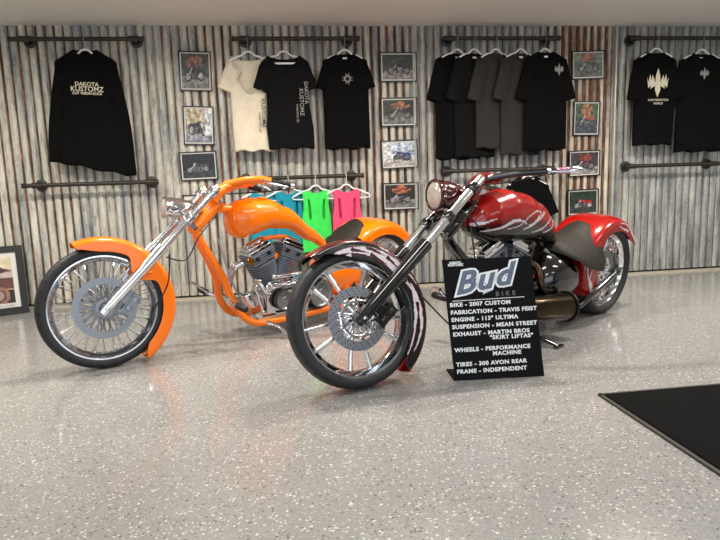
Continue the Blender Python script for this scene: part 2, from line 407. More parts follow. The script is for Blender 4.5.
def garment(name, label, cat, material, x, zt, hw, hem, length, neck=0.07, ndepth=0.07, bdepth=0.012, slope=0.10, sleeve=0.10, slen=0.24, rot=0.0, seed=1,
            T=0.028, waist=0.0, y=0.0, tilt=0.0, long=False, group=None, tag_=True, sx=0.0, cuffw=0.068, skew=0.0):
    """Shirt with a front and a back sheet joined at the sides and shoulders, plus sleeve tubes. zt: z of the collar top."""
    rnd = random.Random(seed); ph = [rnd.uniform(0, 6) for _ in range(6)]
    b = MB(); nx, nz = 44, 40
    def top(t, d):
        a = abs(t) * hw
        if a < neck: return -d * math.sqrt(max(0, 1 - (a / neck) ** 2))
        return -(a - neck) * slope / max(hw - neck, 0.01) - 0.25 * slope * max(0, (a - hw + 0.03)) / 0.03 * 0.3
    def width(v):
        w = hw + (hem - hw) * v
        w -= waist * math.sin(PI * min(1, v * 1.3))
        w -= 0.012 * math.exp(-((v - 0.02) / 0.05) ** 2)
        return w
    def fold(xx, zz, side):
        k = min(1, max(0, -zz / 0.25))
        f = 0.007 * math.sin(xx * 26 + ph[0] + zz * 3) + 0.004 * math.sin(xx * 47 + ph[1] - zz * 5) + 0.004 * math.sin(zz * 9 + xx * 12 + ph[2])
        return f * k * (1 if side > 0 else 0.8) + 0.003 * noise.noise(Vector((xx * 9, zz * 9, seed)))
    grids = []
    for side in (1, -1):
        vs = []
        for i in range(nx + 1):
            t = -1 + 2 * i / nx; tz = top(t, ndepth if side > 0 else bdepth); Lt = length + skew * t
            for j in range(nz + 1):
                v = j / nz; z = tz + (-Lt - tz) * v
                vv = min(1, -z / Lt) if z < 0 else 0
                xx = t * width(vv) + sx * vv
                th = (T * (0.55 + 0.75 * vv)) * math.sqrt(max(0, 1 - t * t)) ** 0.8
                if v < 0.12: th *= 0.25 + 0.75 * v / 0.12 if abs(t) * hw > neck else 0.55 + 0.45 * v / 0.12
                e = 0.25 + 0.75 * (1 - abs(t) ** 6)
                edge = 0.008 * math.sin(t * 7 + ph[3]) * vv
                yy = -side * th + fold(xx, z, side) * e
                vs.append((xx, yy, z + edge))
        fs = []
        for i in range(nx):
            for j in range(nz):
                a = i * (nz + 1) + j
                fs.append((a, a + nz + 1, a + nz + 2, a + 1))
        b.add(vs, fs)
    # sleeves
    for s in (-1, 1):
        if sleeve <= 0: break
        zs = -slope * 0.95
        if long:
            path = spline([(s * (hw - 0.060), 0, zs - 0.050), (s * (hw + sleeve * 0.35 - 0.055), -0.004, zs - 0.22), (s * (hw + sleeve * 0.8 - 0.05), -0.012, zs - 0.50), (s * (hw + sleeve - 0.045), -0.008, zs - slen - skew * s)], 8)
            rs = [0.062, 0.046]
        else:
            path = spline([(s * (hw - 0.068), 0, zs - 0.046), (s * (hw + sleeve * 0.42 - 0.062), -0.002, zs - slen * 0.5), (s * (hw + sleeve - cuffw * 0.95), -0.004, zs - slen + 0.015)], 8)
            rs = [0.066, cuffw]
        rings = []; n = len(path)
        for i, p in enumerate(path):
            a = path[max(0, i - 1)]; c = path[min(n - 1, i + 1)]; d = (c - a).normalized()
            e1 = Vector((d.z, 0, -d.x)).normalized(); r = rs[0] + (rs[1] - rs[0]) * i / (n - 1)
            th = 0.026 + 0.003 * math.sin(i * 0.9 + ph[4])
            ring = []
            for k in range(20):
                q = 2 * PI * k / 20
                ring.append(p + e1 * r * math.cos(q) + Vector((0, 1, 0)) * th * math.sin(q) * (1 + 0.15 * math.sin(3 * q + i * 0.5 + ph[5])))
            rings.append(ring)
        # small turned hem ring, open end
        b.rings(rings, cap=False)
    o = b.build(name, material, ang=180, loc=(x, YR + y, zt)); o.rotation_euler = (0, tilt, rot)
    md = o.modifiers.new('thickness', 'SOLIDIFY'); md.thickness = 0.0025; md.offset = 0
    if cat: tag(o, label, cat, group)
    if tag_:
        q = MB(); q.box((0, 0, 0), (0.035, 0.0015, 0.014)); u = q.build('neck_label', M['hanger'], o, smooth=False, loc=(0.0, T * 0.55 - 0.012, -0.045))
    return o
def emblem(parent, x, z, w, y, mt, name='emblem', rot=0.0):
    """ornamental pointed cross used as the shop emblem"""
    b = MB()
    def poly(pts): b.add([(p[0] * w, 0, p[1] * w) for p in pts], [tuple(range(len(pts)))])
    poly([(0, 0.62), (0.10, 0.30), (0.13, -0.3), (0, -0.62), (-0.13, -0.3), (-0.10, 0.30)])
    for s in (-1, 1):
        poly([(s * .15, .12), (s * .26, .34), (s * .27, .08), (s * .38, .36), (s * .42, .02), (s * .5, .22), (s * .44, -.22), (s * .30, -.10), (s * .15, -.18)])
        poly([(s * .10, -.1), (s * .34, -.26), (s * .3, -.08), (s * .1, .06)])
    o = b.build(name, mt, parent, smooth=False, loc=(x, y, z)); o.rotation_euler = (0, 0, rot)
    md = o.modifiers.new('thickness', 'SOLIDIFY'); md.thickness = 0.0015
    return o
HD = 0.11
# black long-sleeve shirt
hanger(-1.41, 2.11, 0.17, HD - 0.02, 'white hanger holding the black long sleeve shirt')
g = garment('long_sleeve_shirt', 'black long sleeve shirt with cream chest lettering hung at the left of the wall', 'shirt', M['c_black'], -1.41, 2.035, 0.225, 0.262, 0.915, neck=0.085, ndepth=0.05, slope=0.09, sleeve=0.10, slen=0.83, skew=0.055, seed=3, T=0.036, long=True, tilt=0.02, tag_=False, sx=-0.0)
for i, (s, sz, dz) in enumerate((('DAKOTA', 0.042, 0.0), ('KUSTOMZ', 0.052, -0.040), ('CUT VISION ROCK', 0.026, -0.064))):
    text('lettering', s, sz, M['printw'], g, (0.010, -0.058, -0.285 + dz), (PI / 2, 0.03, 0), off=0.0006, width=1.0)
# cream tee, two black tees
hanger(-0.17, 2.11, 0.15, HD, 'white hanger in the cream wide neck tee')
g = garment('t_shirt', 'cream wide scoop neck tee with vertical lettering', 'shirt', M['c_white'], -0.17, 1.985, 0.185, 0.165, 0.755, neck=0.135, ndepth=0.30, bdepth=0.04, slope=0.05, sleeve=0.075, slen=0.235, seed=5, T=0.03, waist=0.01, y=0.022, tag_=False, sx=0.015, cuffw=0.06)
text('lettering', 'DAKOTA', 0.040, M['printd'], g, (0.120, -0.052, -0.40), (PI / 2, PI / 2, 0), off=0.0005)
text('lettering', 'KUSTOMZ', 0.050, M['printd'], g, (0.085, -0.054, -0.46), (PI / 2, PI / 2, 0), off=0.0005)
text('lettering', 'YANKTON, SD', 0.024, M['printd'], g, (0.058, -0.056, -0.53), (PI / 2, PI / 2, 0), off=0.0004)
hanger(0.115, 2.11, 0.16, HD, 'white hanger in the black scoop neck tee beside the cream tee')
g = garment('t_shirt', 'black scoop neck tee with vertical grey lettering beside the cream tee', 'shirt', M['c_char'], 0.115, 1.975, 0.205, 0.185, 0.735, neck=0.13, ndepth=0.085, bdepth=0.03, slope=0.05, sleeve=0.055, slen=0.235, seed=8, T=0.032, waist=0.028, y=-0.03, tag_=False, sx=0.03, cuffw=0.055)
q = MB(); q.box((0, 0, 0), (0.165, 0.006, 0.014)); q.build('hanging_strap', M['hanger'], g, smooth=False, loc=(0.005, 0.004, -0.062))
text('lettering', 'DAKOTA', 0.042, M['printg'], g, (0.150, -0.052, -0.30), (PI / 2, PI / 2, 0), off=0.0005)
text('lettering', 'KUSTOMZ', 0.046, M['printg'], g, (0.108, -0.056, -0.375), (PI / 2, PI / 2, 0), off=0.0005)
text('lettering', 'YANKTON, SD', 0.022, M['printg'], g, (0.078, -0.058, -0.46), (PI / 2, PI / 2, 0), off=0.0004)
hanger(0.61, 2.11, 0.145, HD - 0.01, 'white hanger in the black tee with a small cross')
g = garment('t_shirt', 'black crew neck tee with a small grey cross on the chest', 'shirt', M['c_black'], 0.61, 2.0, 0.185, 0.19, 0.775, neck=0.07, ndepth=0.055, slope=0.06, sleeve=0.06, slen=0.25, seed=11, T=0.03, y=0.0, tag_=True)
b = MB()
for (w, h) in ((0.022, 0.088), (0.088, 0.022)): b.box((0, 0, 0), (w, 0.002, h))
for a in (45, 135): b.box((0, 0, 0), (0.056, 0.002, 0.016), rot=Matrix.Rotation(R(a), 3, 'Y'))
for s in ((1, 0), (-1, 0), (0, 1), (0, -1)): b.box((s[0] * 0.036, 0, s[1] * 0.036), (0.016 + 0.014 * abs(s[1]), 0.002, 0.016 + 0.014 * abs(s[0])))
b.build('cross_emblem', M['printg'], g, smooth=False, loc=(0.010, -0.048, -0.215))
# five overlapping shirts
for (x, rot, mt, hw, ln, lab, cat_, sd, hx) in (
        (1.56, 14, 'c_black', 0.215, 0.885, 'black shirt at the left end of the five overlapping shirts', 0, 21, 'leftmost white hanger of the five dark shirts'),
        (1.71, 14, 'c_char', 0.20, 0.87, 'black shirt mostly hidden between the leftmost black and first grey shirt', 0, 22, 'white hanger in the half hidden black shirt'),
        (1.90, 14, 'c_grey', 0.205, 0.80, 'dark grey shirt with a hanging price tag at its collar', 1, 23, 'white hanger in the grey shirt with the price tag'),
        (2.12, 13, 'c_grey', 0.20, 0.86, 'dark grey shirt between the tagged grey shirt and the emblem shirt', 0, 24, 'white hanger in the second grey shirt'),
        (2.335, 6, 'c_black', 0.205, 0.83, 'black tee with small chest emblem at the right end of the five overlapping shirts', 2, 25, 'rightmost white hanger of the five dark shirts')):
    dy = {21: 0.0, 22: 0.0, 23: 0.0, 24: -0.0, 25: -0.02}[sd]
    hanger(x, 2.11, 0.15, 0.10, hx, rot=R(rot))
    g = garment('t_shirt', lab, 'shirt', M[mt], x, 2.0, hw, hw + 0.0, ln, neck=0.075, ndepth=0.075, slope=0.065, sleeve=0.085, slen=0.36, rot=R(rot), seed=sd, T=0.02, y=dy, tag_=(cat_ != 1))
    if cat_ == 1:
        q = MB(); q.box((0, 0, 0), (0.018, 0.002, 0.085)); q.tube([(0, 0, 0.04), (0.004, 0, 0.12)], 0.001, 6); q.build('price_tag', M['dimgrey'], g, smooth=False, loc=(0.02, -0.035, -0.16))
    if cat_ == 2: emblem(g, 0.105, -0.155, 0.085, -0.036, M['printg'])
# right-hand tees
hanger(3.365, 2.11, 0.15, HD - 0.01, 'white hanger in the black tee with the large emblem')
g = garment('t_shirt', 'black tee with a large cream flaming emblem on its back', 'shirt', M['c_black'], 3.355, 1.995, 0.205, 0.19, 0.80, neck=0.085, ndepth=0.015, slope=0.07, sleeve=0.05, slen=0.36, seed=31, T=0.034, tag_=False)
emblem(g, 0.0, -0.27, 0.20, -0.052, M['printw'])
text('lettering', 'KUSTOMIZATION', 0.024, M['printw'], g, (0.01, -0.052, -0.425), off=0.0004)
text('lettering', 'WORLD', 0.024, M['printw'], g, (0.01, -0.054, -0.455), off=0.0004)
hanger(3.80, 2.11, 0.17, HD, 'white hanger in the black tee at the right edge of the photo')
g = garment('t_shirt', 'black tee with a small chest emblem at the right edge of the photo', 'shirt', M['c_black'], 3.80, 1.985, 0.22, 0.235, 0.86, neck=0.08, ndepth=0.05, slope=0.07, sleeve=0.06, slen=0.33, seed=32, T=0.036)
emblem(g, 0.0, -0.185, 0.085, -0.05, M['printg'])
# tank tops on the lower rail
def tank(x, material, label, seed, zt=0.895, hw=0.125, length=0.52, y=0.0, rot=0.0):
    b = MB(); nx, nz = 48, 60; rnd = random.Random(seed); p0 = rnd.uniform(0, 6)
    for side in (1, -1):
        vs = []; keep = []
        for i in range(nx + 1):
            t = -1 + 2 * i / nx; a = abs(t)
            tz = -0.055 * math.sqrt(max(0, 1 - (a / 0.5) ** 2)) if a < 0.5 else -0.02 * (a - 0.5)
            if side < 0: tz *= 0.5
            for j in range(nz + 1):
                v = j / nz; z = tz + (-length - tz) * v; vv = -z / length
                w = hw * (0.97 - 0.12 * math.sin(PI * min(1, vv * 2.2)) * (vv < 0.45) + 0.08 * vv)
                yy = -side * 0.022 * math.sqrt(max(0, 1 - t * t)) * (0.6 + 0.6 * vv) + 0.005 * math.sin(t * 9 + p0 + z * 8) * min(1, vv * 3)
                vs.append((t * w, yy, z))
        fs = []
        for i in range(nx):
            for j in range(nz):
                t = abs(-1 + 2 * (i + 0.5) / nx); z = (j + 0.5) / nz * length
                tc = 0.62 - 0.16 * (z - 0.05) / 0.2
                wd_ = 0.13 * math.sqrt(max(0, 1 - ((z - 0.155) / 0.085) ** 2)) if abs(z - 0.155) < 0.085 else 0
                if side > 0 and abs(t - tc) < wd_: continue
                a = i * (nz + 1) + j; fs.append((a, a + nz + 1, a + nz + 2, a + 1))
        b.add(vs, fs)
    o = b.build('tank_top', material, ang=180, loc=(x, YR + y, zt)); o.rotation_euler = (0, 0, rot)
    md = o.modifiers.new('thickness', 'SOLIDIFY'); md.thickness = 0.002; md.offset = 0
    tag(o, label, 'tank top'); return o
for (x, mt, lab, sd, hx) in ((-0.10, 'c_teal', 'teal tank top farther left, mostly behind the orange fuel tank', 41, 'white hanger in the farther left teal tank top'),
                             (0.10, 'c_teal', 'teal tank top next to the lime green one', 42, 'white hanger in the teal tank top next to the green one'),
                             (0.325, 'c_green', 'lime green racerback tank top on the lower rail', 43, 'white hanger in the lime green tank top'),
                             (0.585, 'c_pink', 'pink racerback tank top on the lower rail', 44, 'white hanger in the pink tank top')):
    hanger(x, 1.005, 0.185, 0.085, hx, rot=R(8 if sd < 44 else -4), bar=True, y=0.0)
    tank(x, M[mt], lab, sd, rot=R(8 if sd < 44 else -4))
hanger(2.19, 1.015, 0.17, 0.07, 'white hanger behind the red motorcycle tank')
garment('t_shirt', 'black tee on the lower rail behind the red fuel tank', 'shirt', M['c_black'], 2.19, 0.955, 0.20, 0.20, 0.72, neck=0.08, ndepth=0.04, slope=0.09, sleeve=0.09, slen=0.28, seed=51, T=0.03, tag_=False)

# ------------------------------------------------------------------ framed photographs
def bike_pic(bg, ground, body, wheelc=(180, 180, 185), sky=None, seed=0, hot=None, flip=False, white_left=0.0):
    rnd = random.Random(seed); ox = rnd.uniform(-0.04, 0.04)
    def f(u, v):
        if flip: u = 1 - u
        nzv = noise.noise(Vector((u * 9, v * 9, seed * 3.7))); nz2 = noise.noise(Vector((u * 26, v * 26, seed * 1.7)))
        c = ground if v < 0.34 + 0.03 * nzv else (sky if (sky and v > 0.62) else bg)
        k = 1 + 0.5 * nzv + 0.25 * nz2
        if hot and (u - 0.5) ** 2 / 0.07 + (v - 0.78) ** 2 / 0.025 < 1 + nzv and nz2 > -0.12: c = hot
        for (cx, cy, r) in ((0.25 + ox, 0.34, 0.15), (0.74 + ox, 0.36, 0.15)):
            d = math.hypot((u - cx) * 1.25, v - cy)
            if d < r: c = (24, 22, 24) if d > r * 0.68 else wheelc
        x = u - ox
        if 0.34 < x < 0.66 and 0.26 < v < 0.5: c = (120, 118, 122) if nz2 > 0 else (40, 38, 40)
        if 0.36 < x < 0.66 and 0.5 < v < 0.64 - 0.3 * (x - 0.4): c = body
        if abs((v - 0.34) - (x - 0.25) * 1.5) < 0.025 and 0.25 < x < 0.42: c = (210, 210, 214)
        if (x - 0.74) ** 2 * 1.4 + (v - 0.38) ** 2 < 0.036 and v > 0.46: c = body
        if white_left and u < white_left and v > 0.2: c = (226, 228, 232)
        return tuple(max(0, min(235, q * k * 0.86)) for q in c)
    return f
def picture(x, z, w, h, tilt, label, fn, bw=0.009, mount=0.010, name='picture_frame', loc=None, rot=None, depth=0.02, group=None, cat='framed photo', res=70):
    t = thing(name, label, cat, loc or (x, 5.178, z - h / 2), rot or (0, R(tilt), 0), group)
    hw, hh = w / 2, h / 2; cz = hh
    b = MB()
    b.box((0, 0, cz + hh - bw / 2), (w, depth, bw)); b.box((0, 0, cz - hh + bw / 2), (w, depth, bw))
    b.box((-hw + bw / 2, 0, cz), (bw, depth, h - 2 * bw)); b.box((hw - bw / 2, 0, cz), (bw, depth, h - 2 * bw))
    b.box((0, depth * 0.3, cz), (w - bw, depth * 0.3, h - bw)); b.build('frame', M['frame'], t, smooth=False)
    b = MB(); b.box((0, -0.001, cz), (w - 2 * bw, 0.003, h - 2 * bw)); b.build('mount', M['mount'], t, smooth=False)
    pw, phh = w - 2 * bw - 2 * mount, h - 2 * bw - 2 * mount
    nx = res; nz = int(res * phh / pw); vs = []; cs = []
    for i in range(nx + 1):
        for j in range(nz + 1):
            vs.append(((i / nx - 0.5) * pw, -0.0035, cz + (j / nz - 0.5) * phh)); cs.append(lin(fn(i / nx, j / nz)))
    fs = [(i * (nz + 1) + j, (i + 1) * (nz + 1) + j, (i + 1) * (nz + 1) + j + 1, i * (nz + 1) + j + 1) for i in range(nx) for j in range(nz)]
    b = MB(); b.add(vs, fs, 0, cs); b.build('print', M['print'], t)
    return t
DK = (46, 44, 44); GR = (120, 120, 116)
picture(-0.605, 1.88, 0.255, 0.31, 1.5, 'black framed upright photo at the top of the left column', bike_pic((74, 78, 78), (136, 136, 130), (60, 50, 46), seed=1, hot=(150, 98, 84)))
picture(-0.61, 1.45, 0.245, 0.31, 2, 'black framed pale upright photo, second from top in the left column', bike_pic((190, 182, 156), (150, 154, 166), (60, 62, 78), seed=2, sky=(204, 190, 160), white_left=0.28, flip=True))
picture(-0.625, 1.125, 0.30, 0.235, -1, 'black framed dark photo, third from top in the left column', bike_pic((32, 38, 48), (60, 66, 72), (70, 80, 92), (120, 130, 136), seed=3))
picture(-0.645, 0.79, 0.26, 0.20, 0, 'pale framed photo lowest in the left column, behind the chrome headlight', bike_pic((196, 188, 168), (168, 160, 146), (150, 140, 120), seed=4, sky=(206, 198, 178)), mount=0.03)
picture(1.075, 1.90, 0.315, 0.24, 0, 'black framed photo of a custom motorcycle at the top of the centre column', bike_pic((54, 64, 52), (142, 136, 132), (52, 36, 38), (150, 140, 146), seed=5))
picture(1.072, 1.53, 0.315, 0.24, 0, 'black framed photo with an orange patch, second in the centre column', bike_pic((50, 56, 50), (120, 122, 116), (36, 44, 40), (130, 120, 110), seed=6, hot=(176, 112, 84)))
picture(1.072, 1.175, 0.32, 0.24, -1.5, 'bright framed photo of a blue motorcycle, third in the centre column', bike_pic((170, 190, 214), (190, 188, 180), (48, 60, 120), (90, 96, 120), seed=7, sky=(200, 214, 232), white_left=0.3))
picture(1.072, 0.815, 0.315, 0.235, 0, 'black framed photo with an orange glow, lowest in the centre column', bike_pic((40, 36, 36), (130, 130, 132), (36, 34, 36), (150, 150, 154), seed=8, hot=(190, 110, 76)))
picture(2.785, 1.905, 0.305, 0.24, -1.5, 'black framed landscape photo at the top of the right column', bike_pic((98, 106, 98), (100, 104, 100), (70, 76, 74), (120, 122, 122), seed=9, sky=(130, 136, 120), hot=(186, 112, 90)))
picture(2.775, 1.445, 0.25, 0.30, 1, 'black framed upright photo, second from top in the right column', bike_pic((70, 92, 68), (70, 74, 90), (200, 100, 60), (90, 92, 104), seed=10, hot=(190, 124, 96)))
picture(2.77, 1.05, 0.30, 0.23, -1, 'black framed photo beside the chrome handlebar end of the red motorcycle', bike_pic((70, 62, 64), (150, 146, 140), (90, 40, 44), (150, 146, 150), seed=11, hot=(150, 60, 50)))
picture(2.765, 0.70, 0.30, 0.235, -1, 'black framed photo of a red motorcycle lowest in the right column', bike_pic((34, 52, 40), (60, 60, 58), (196, 36, 36), (170, 170, 174), seed=12))
def car_pic(u, v):
    n = noise.noise(Vector((u * 8, v * 8, 2))); k = 1 + 0.18 * n
    c = (206, 190, 164)
    if v < 0.86 - 0.5 * abs(u - 0.55) ** 2.2 * 2: c = (66, 34, 28)
    if 0.55 < v < 0.62 + 0.06 * u: c = (190, 172, 168)
    if 0.30 < v < 0.55: c = (92, 52, 44)
    if 0.30 < v < 0.325: c = (196, 160, 130)
    if v <= 0.30: c = (40, 26, 20)
    d = math.hypot((u - 0.80) * 1.4, v - 0.17)
    if d < 0.20: c = (150, 110, 92) if d > 0.14 else ((84, 60, 52) if d > 0.1 else (140, 120, 112))
    if v < 0.02: c = (120, 90, 70)
    return tuple(max(0, min(255, q * k)) for q in c)
lean = -R(16)
pt = picture(0, 0, 0.72, 0.54, 0, 'large black framed poster of a dark red classic car leaning against the wall', car_pic, bw=0.052, mount=0.035, name='poster', loc=(-2.345, 4.90, 0.004), rot=(-R(9), 0, R(24)), depth=0.024, cat='framed poster')
text('caption', 'CLASSIC CAR SERIES', 0.014, M['dimgrey'], pt, (0.2, -0.016, 0.066))

# ------------------------------------------------------------------ sign
sg = thing('sign_board', 'black standing sign with white lettering describing the red motorcycle', 'sign', (0.80, 2.683, 0.0), (0, 0, math.atan2(2.655 - 2.683, 0.437)))
LA = math.atan2(0.125, 0.572); SW, SH = 0.44, 0.585
def onsign(u, v, w=0.004):      # u from left, v up along the board
    c, s = math.cos(LA), math.sin(LA)
    return (u - 0.030 * v / SH, v * s - w * c, v * c + w * s)
b = MB(); vs = []
for w in (0.0, -0.005):
    for (u, v) in ((0, 0), (SW, 0), (SW, SH), (0, SH)): vs.append(onsign(u, v, w))
b.add(vs, [(0, 1, 2, 3), (7, 6, 5, 4), (0, 4, 5, 1), (1, 5, 6, 2), (2, 6, 7, 3), (3, 7, 4, 0)]); b.build('front_board', M['sign'], sg, smooth=False)
b = MB(); b.box((SW / 2 - 0.004, 0.085, 0.0025), (SW, 0.17, 0.005))
b.add([(SW / 2 - 0.05, 0.165, 0.004), (SW / 2 + 0.05, 0.165, 0.004), onsign(SW / 2 + 0.05, 0.33, -0.004), onsign(SW / 2 - 0.05, 0.33, -0.004), (SW / 2 - 0.05, 0.160, 0.004), (SW / 2 + 0.05, 0.160, 0.004), onsign(SW / 2 + 0.05, 0.322, -0.004), onsign(SW / 2 - 0.05, 0.322, -0.004)],
      [(0, 1, 2, 3), (7, 6, 5, 4), (0, 4, 5, 1), (1, 5, 6, 2), (2, 6, 7, 3), (3, 7, 4, 0)])
b.build('stand_foot', M['sign'], sg, smooth=False)
SR = (PI / 2 - LA, 0, 0)
def stext(name, s, size, m, u, v, align='LEFT', rz=0.0, w=0.0015, **k):
    p = onsign(u, v, w); o = text(name, s, size, m, sg, p, align=align, **k)
    q = Matrix.Rotation(PI / 2 - LA, 4, 'X') @ Matrix.Rotation(rz, 4, 'Z')
    o.rotation_euler = q.to_euler(); return o
TB = R(0.5)
lines = [('BIKE - 2007 CUSTOM', .028, .355), ('FABRICATION - TRAVIS FEIST', .028, .318), ('ENGINE - 113" ULTIMA', .028, .283), ('SUSPENSION - MEAN STREET', .028, .248), ('EXHAUST - MARTIN BROS', .028, .213),
         ('"SKIRT LIFTAS"', .195, .190), ('WHEELS - PERFORMANCE', .028, .137), ('MACHINE', .20, .113), ('TIRES - 300 AVON REAR', .028, .068), ('FRAME - INDEPENDENT', .028, .034)]
for s, u, v in lines: stext('lettering', s, 0.0262, M['white'], u - 0.014 + (0.012 if u > 0.1 else 0), v, rz=TB, off=0.0011, width=1.12, space=1.12)
stext('logo_outline', 'Bud', 0.146, M['white'], 0.048, 0.413, rz=R(9), shear=0.44, off=0.0135, w=0.0012, ext=0.0004, width=1.14, space=1.12)
stext('logo_lettering', 'Bud', 0.146, M['slate'], 0.048, 0.413, rz=R(9), shear=0.44, off=0.0045, w=0.0022, ext=0.0006, width=1.14, space=1.12)
stext('lettering', 'B I K E', 0.030, M['dimgrey'], 0.245, 0.398, rz=R(1), off=0.0012, space=1.15)
stext('lettering', 'DAKOTA', 0.014, M['white'], 0.034, 0.564, off=0.0007); stext('lettering', 'KUSTOMZ', 0.016, M['white'], 0.026, 0.552, off=0.0007)
b = MB(); p0, p1 = onsign(0.03, 0.382, 0.001), onsign(0.385, 0.388, 0.001)
b.tube([p0, p1], 0.0018, 6); b.build('rule_line', M['white'], sg)

# ------------------------------------------------------------------ choppers
def licks(curves, holes=None):
    if holes:
        fa, fb = licks(curves), licks(holes)
        return lambda u, v: max(fa(u, v), -fb(u, v))
    """flame shape: union of tapered strokes in (u, v) metres"""
    segs = []
    for pts, r0, r1 in curves:
        P = spline([(p[0], p[1], 0) for p in pts], 10); n = len(P)
        for i in range(n - 1):
            a, c = P[i], P[i + 1]; segs.append((a.x, a.y, c.x, c.y, r0 + (r1 - r0) * i / (n - 1), r0 + (r1 - r0) * (i + 1) / (n - 1)))
    def d(u, v):
        best = 9
        for (ax, ay, bx, by, ra, rb) in segs:
            if abs(u - ax) > 0.12 or abs(v - ay) > 0.12: continue
            dx, dy = bx - ax, by - ay; L2 = dx * dx + dy * dy + 1e-9
            t = max(0, min(1, ((u - ax) * dx + (v - ay) * dy) / L2))
            q = math.hypot(u - ax - dx * t, v - ay - dy * t) - (ra + (rb - ra) * t)
            if q < best: best = q
        return best
    return d
def wheel(parent, name, x, R0, hw, rimr, spokes, dish=0.0, tread='treadf', disc=0.15, disc_style='drilled', rear=False, z=None):
    z = R0 if z is None else z
    b = MB(); rw = hw * 0.78
    # rim: barrel with lips
    prof = [(rimr + 0.004, -rw), (rimr + 0.004, -rw - 0.004), (rimr - 0.006, -rw - 0.004), (rimr - 0.010, -rw + 0.004), (rimr - 0.028, -rw + 0.018), (rimr - 0.034, -rw * 0.3), (rimr - 0.034, rw * 0.3), (rimr - 0.028, rw - 0.018), (rimr - 0.010, rw - 0.004), (rimr - 0.006, rw + 0.004), (rimr + 0.004, rw + 0.004), (rimr + 0.004, rw)]
    b.lathe(prof, n=96, closed=True)
    w = b.build(name, M['chrome'], parent, ang=30, loc=(x, 0, z))
    b = MB(); tp = []
    th = R0 - rimr
    for i in range(17):
        a = PI * i / 16
        e = 0.75 if not rear else 0.6
        yy = -math.copysign(abs(math.cos(a)) ** e, math.cos(a)) * hw; rr = rimr + th * (math.sin(a) ** (0.62 if not rear else 0.5))
        if i in (0, 16): yy *= 0.86
        tp.append((rr, yy))
    tp.append((rimr - 0.004, hw * 0.7)); tp.append((rimr - 0.004, -hw * 0.7))
    b.lathe(tp, n=112, closed=True); b.build('tire', M[tread], w, ang=50)
    if spokes == 'wire':
        for side in (-1, 1):
            for k in range(30):
                a = 2 * PI * k / 30 + (0.06 if side > 0 else 0); da = R(34) * (1 if k % 2 else -1)
                b = MB(); b.tube([(math.cos(a + da) * 0.036, side * 0.036, math.sin(a + da) * 0.036), (math.cos(a) * (rimr - 0.03), side * 0.010, math.sin(a) * (rimr - 0.03))], 0.0021, 6)
                b.tube([(math.cos(a) * (rimr - 0.052), side * 0.012, math.sin(a) * (rimr - 0.052)), (math.cos(a) * (rimr - 0.03), side * 0.010, math.sin(a) * (rimr - 0.03))], 0.0036, 6)
                b.build('spoke', M['chrome'], w)
    else:
        for k in range(5):
            for s in (-1, 1):
                a = R(spokes + 72 * k + s * 12.5); ai = R(spokes + 72 * k + s * 26)
                i_ = Vector((math.cos(ai) * 0.045, -dish, math.sin(ai) * 0.045)); o_ = Vector((math.cos(a) * (rimr - 0.028), -dish * 0.3, math.sin(a) * (rimr - 0.028)))
                b = MB(); mid = i_.lerp(o_, 0.55); b.tube([i_, mid, o_, o_ + (o_ - mid).normalized() * 0.004], [0.017, 0.0095, 0.014, 0.014], 8, flat=1.0); b.build('spoke', M['chrome'], w, ang=50)
    b = MB(); hl = max(hw * 0.8, 0.05)
    b.lathe([(0.0, -hl), (0.024, -hl), (0.026, -hl + 0.01), (0.046, -hl + 0.016), (0.046, -hl + 0.024), (0.026, -hl * 0.4), (0.026, hl * 0.4), (0.046, hl - 0.024), (0.046, hl - 0.016), (0.026, hl - 0.01), (0.024, hl), (0, hl)], n=32)
    b.build('hub', M['chrome'], w)
    if disc:
        for side in ((-1,) if disc_style != 'both' else (-1, 1)):
            dk_ = 0.70 if disc_style == 'drilled' else 0.78
            b = MB(); yd = side * (hl + 0.002) if not rear else side * (hl - 0.02)
            b.lathe([(disc * dk_, yd - 0.0025), (disc, yd - 0.0025), (disc, yd + 0.0025), (disc * dk_, yd + 0.0025)], n=72, closed=True)
            if disc_style == 'drilled':
                for ring, cnt in ((0.76, 22), (0.85, 26), (0.94, 30)):
                    for k in range(cnt):
                        a = 2 * PI * (k + ring * 3) / cnt; c = (math.cos(a) * disc * ring, yd - 0.0032, math.sin(a) * disc * ring)
                        b.lathe([(0.0, 0), (0.0034, 0), (0.0034, 0.001)], c, 'y', 8, mi=1)
                for k in range(10):
                    a = 2 * PI * k / 10; a2 = a + 0.25
                    b.tube([(math.cos(a) * 0.035, yd, math.sin(a) * 0.035), (math.cos(a2) * disc * 0.72, yd, math.sin(a2) * disc * 0.72)], [0.011, 0.006], 8, mi=2, flat=0.5)
                for k in range(10):
                    a = 2 * PI * (k + .5) / 10
                    b.lathe([(0, -0.008), (0.010, -0.006), (0.012, 0.0), (0.012, 0.004)], (math.cos(a) * disc * 0.60, yd, math.sin(a) * disc * 0.60), 'y', 12, mi=2)
                b.lathe([(disc * 0.50, yd - 0.004), (disc * 0.56, yd - 0.006), (disc * 0.62, yd - 0.004), (disc * 0.62, yd + 0.003), (disc * 0.50, yd + 0.003)], n=48, closed=True, mi=2)
            else:
                b.lathe([(0.030, yd - 0.003), (0.050, yd - 0.003), (0.050, yd + 0.003), (0.030, yd + 0.003)], n=40, closed=True, mi=2)
                for k in range(20):
                    a = 2 * PI * k / 20; t = [(0.047, 0), (0.065, 0.11), (0.10, 0.15), (disc * 0.80, 0.06)]
                    for sgn in (-1, 1):
                        pts = [(math.cos(a + sgn * q * 0.9) * r_, yd, math.sin(a + sgn * q * 0.9) * r_) for r_, q in t]
                        b.tube(spline(pts, 4), 0.0048, 6, mi=2)
            b.build('brake_disc', [M['steel'], M['hose'], M['chrome'] if disc_style == 'drilled' else M['steel']], w)
    return w
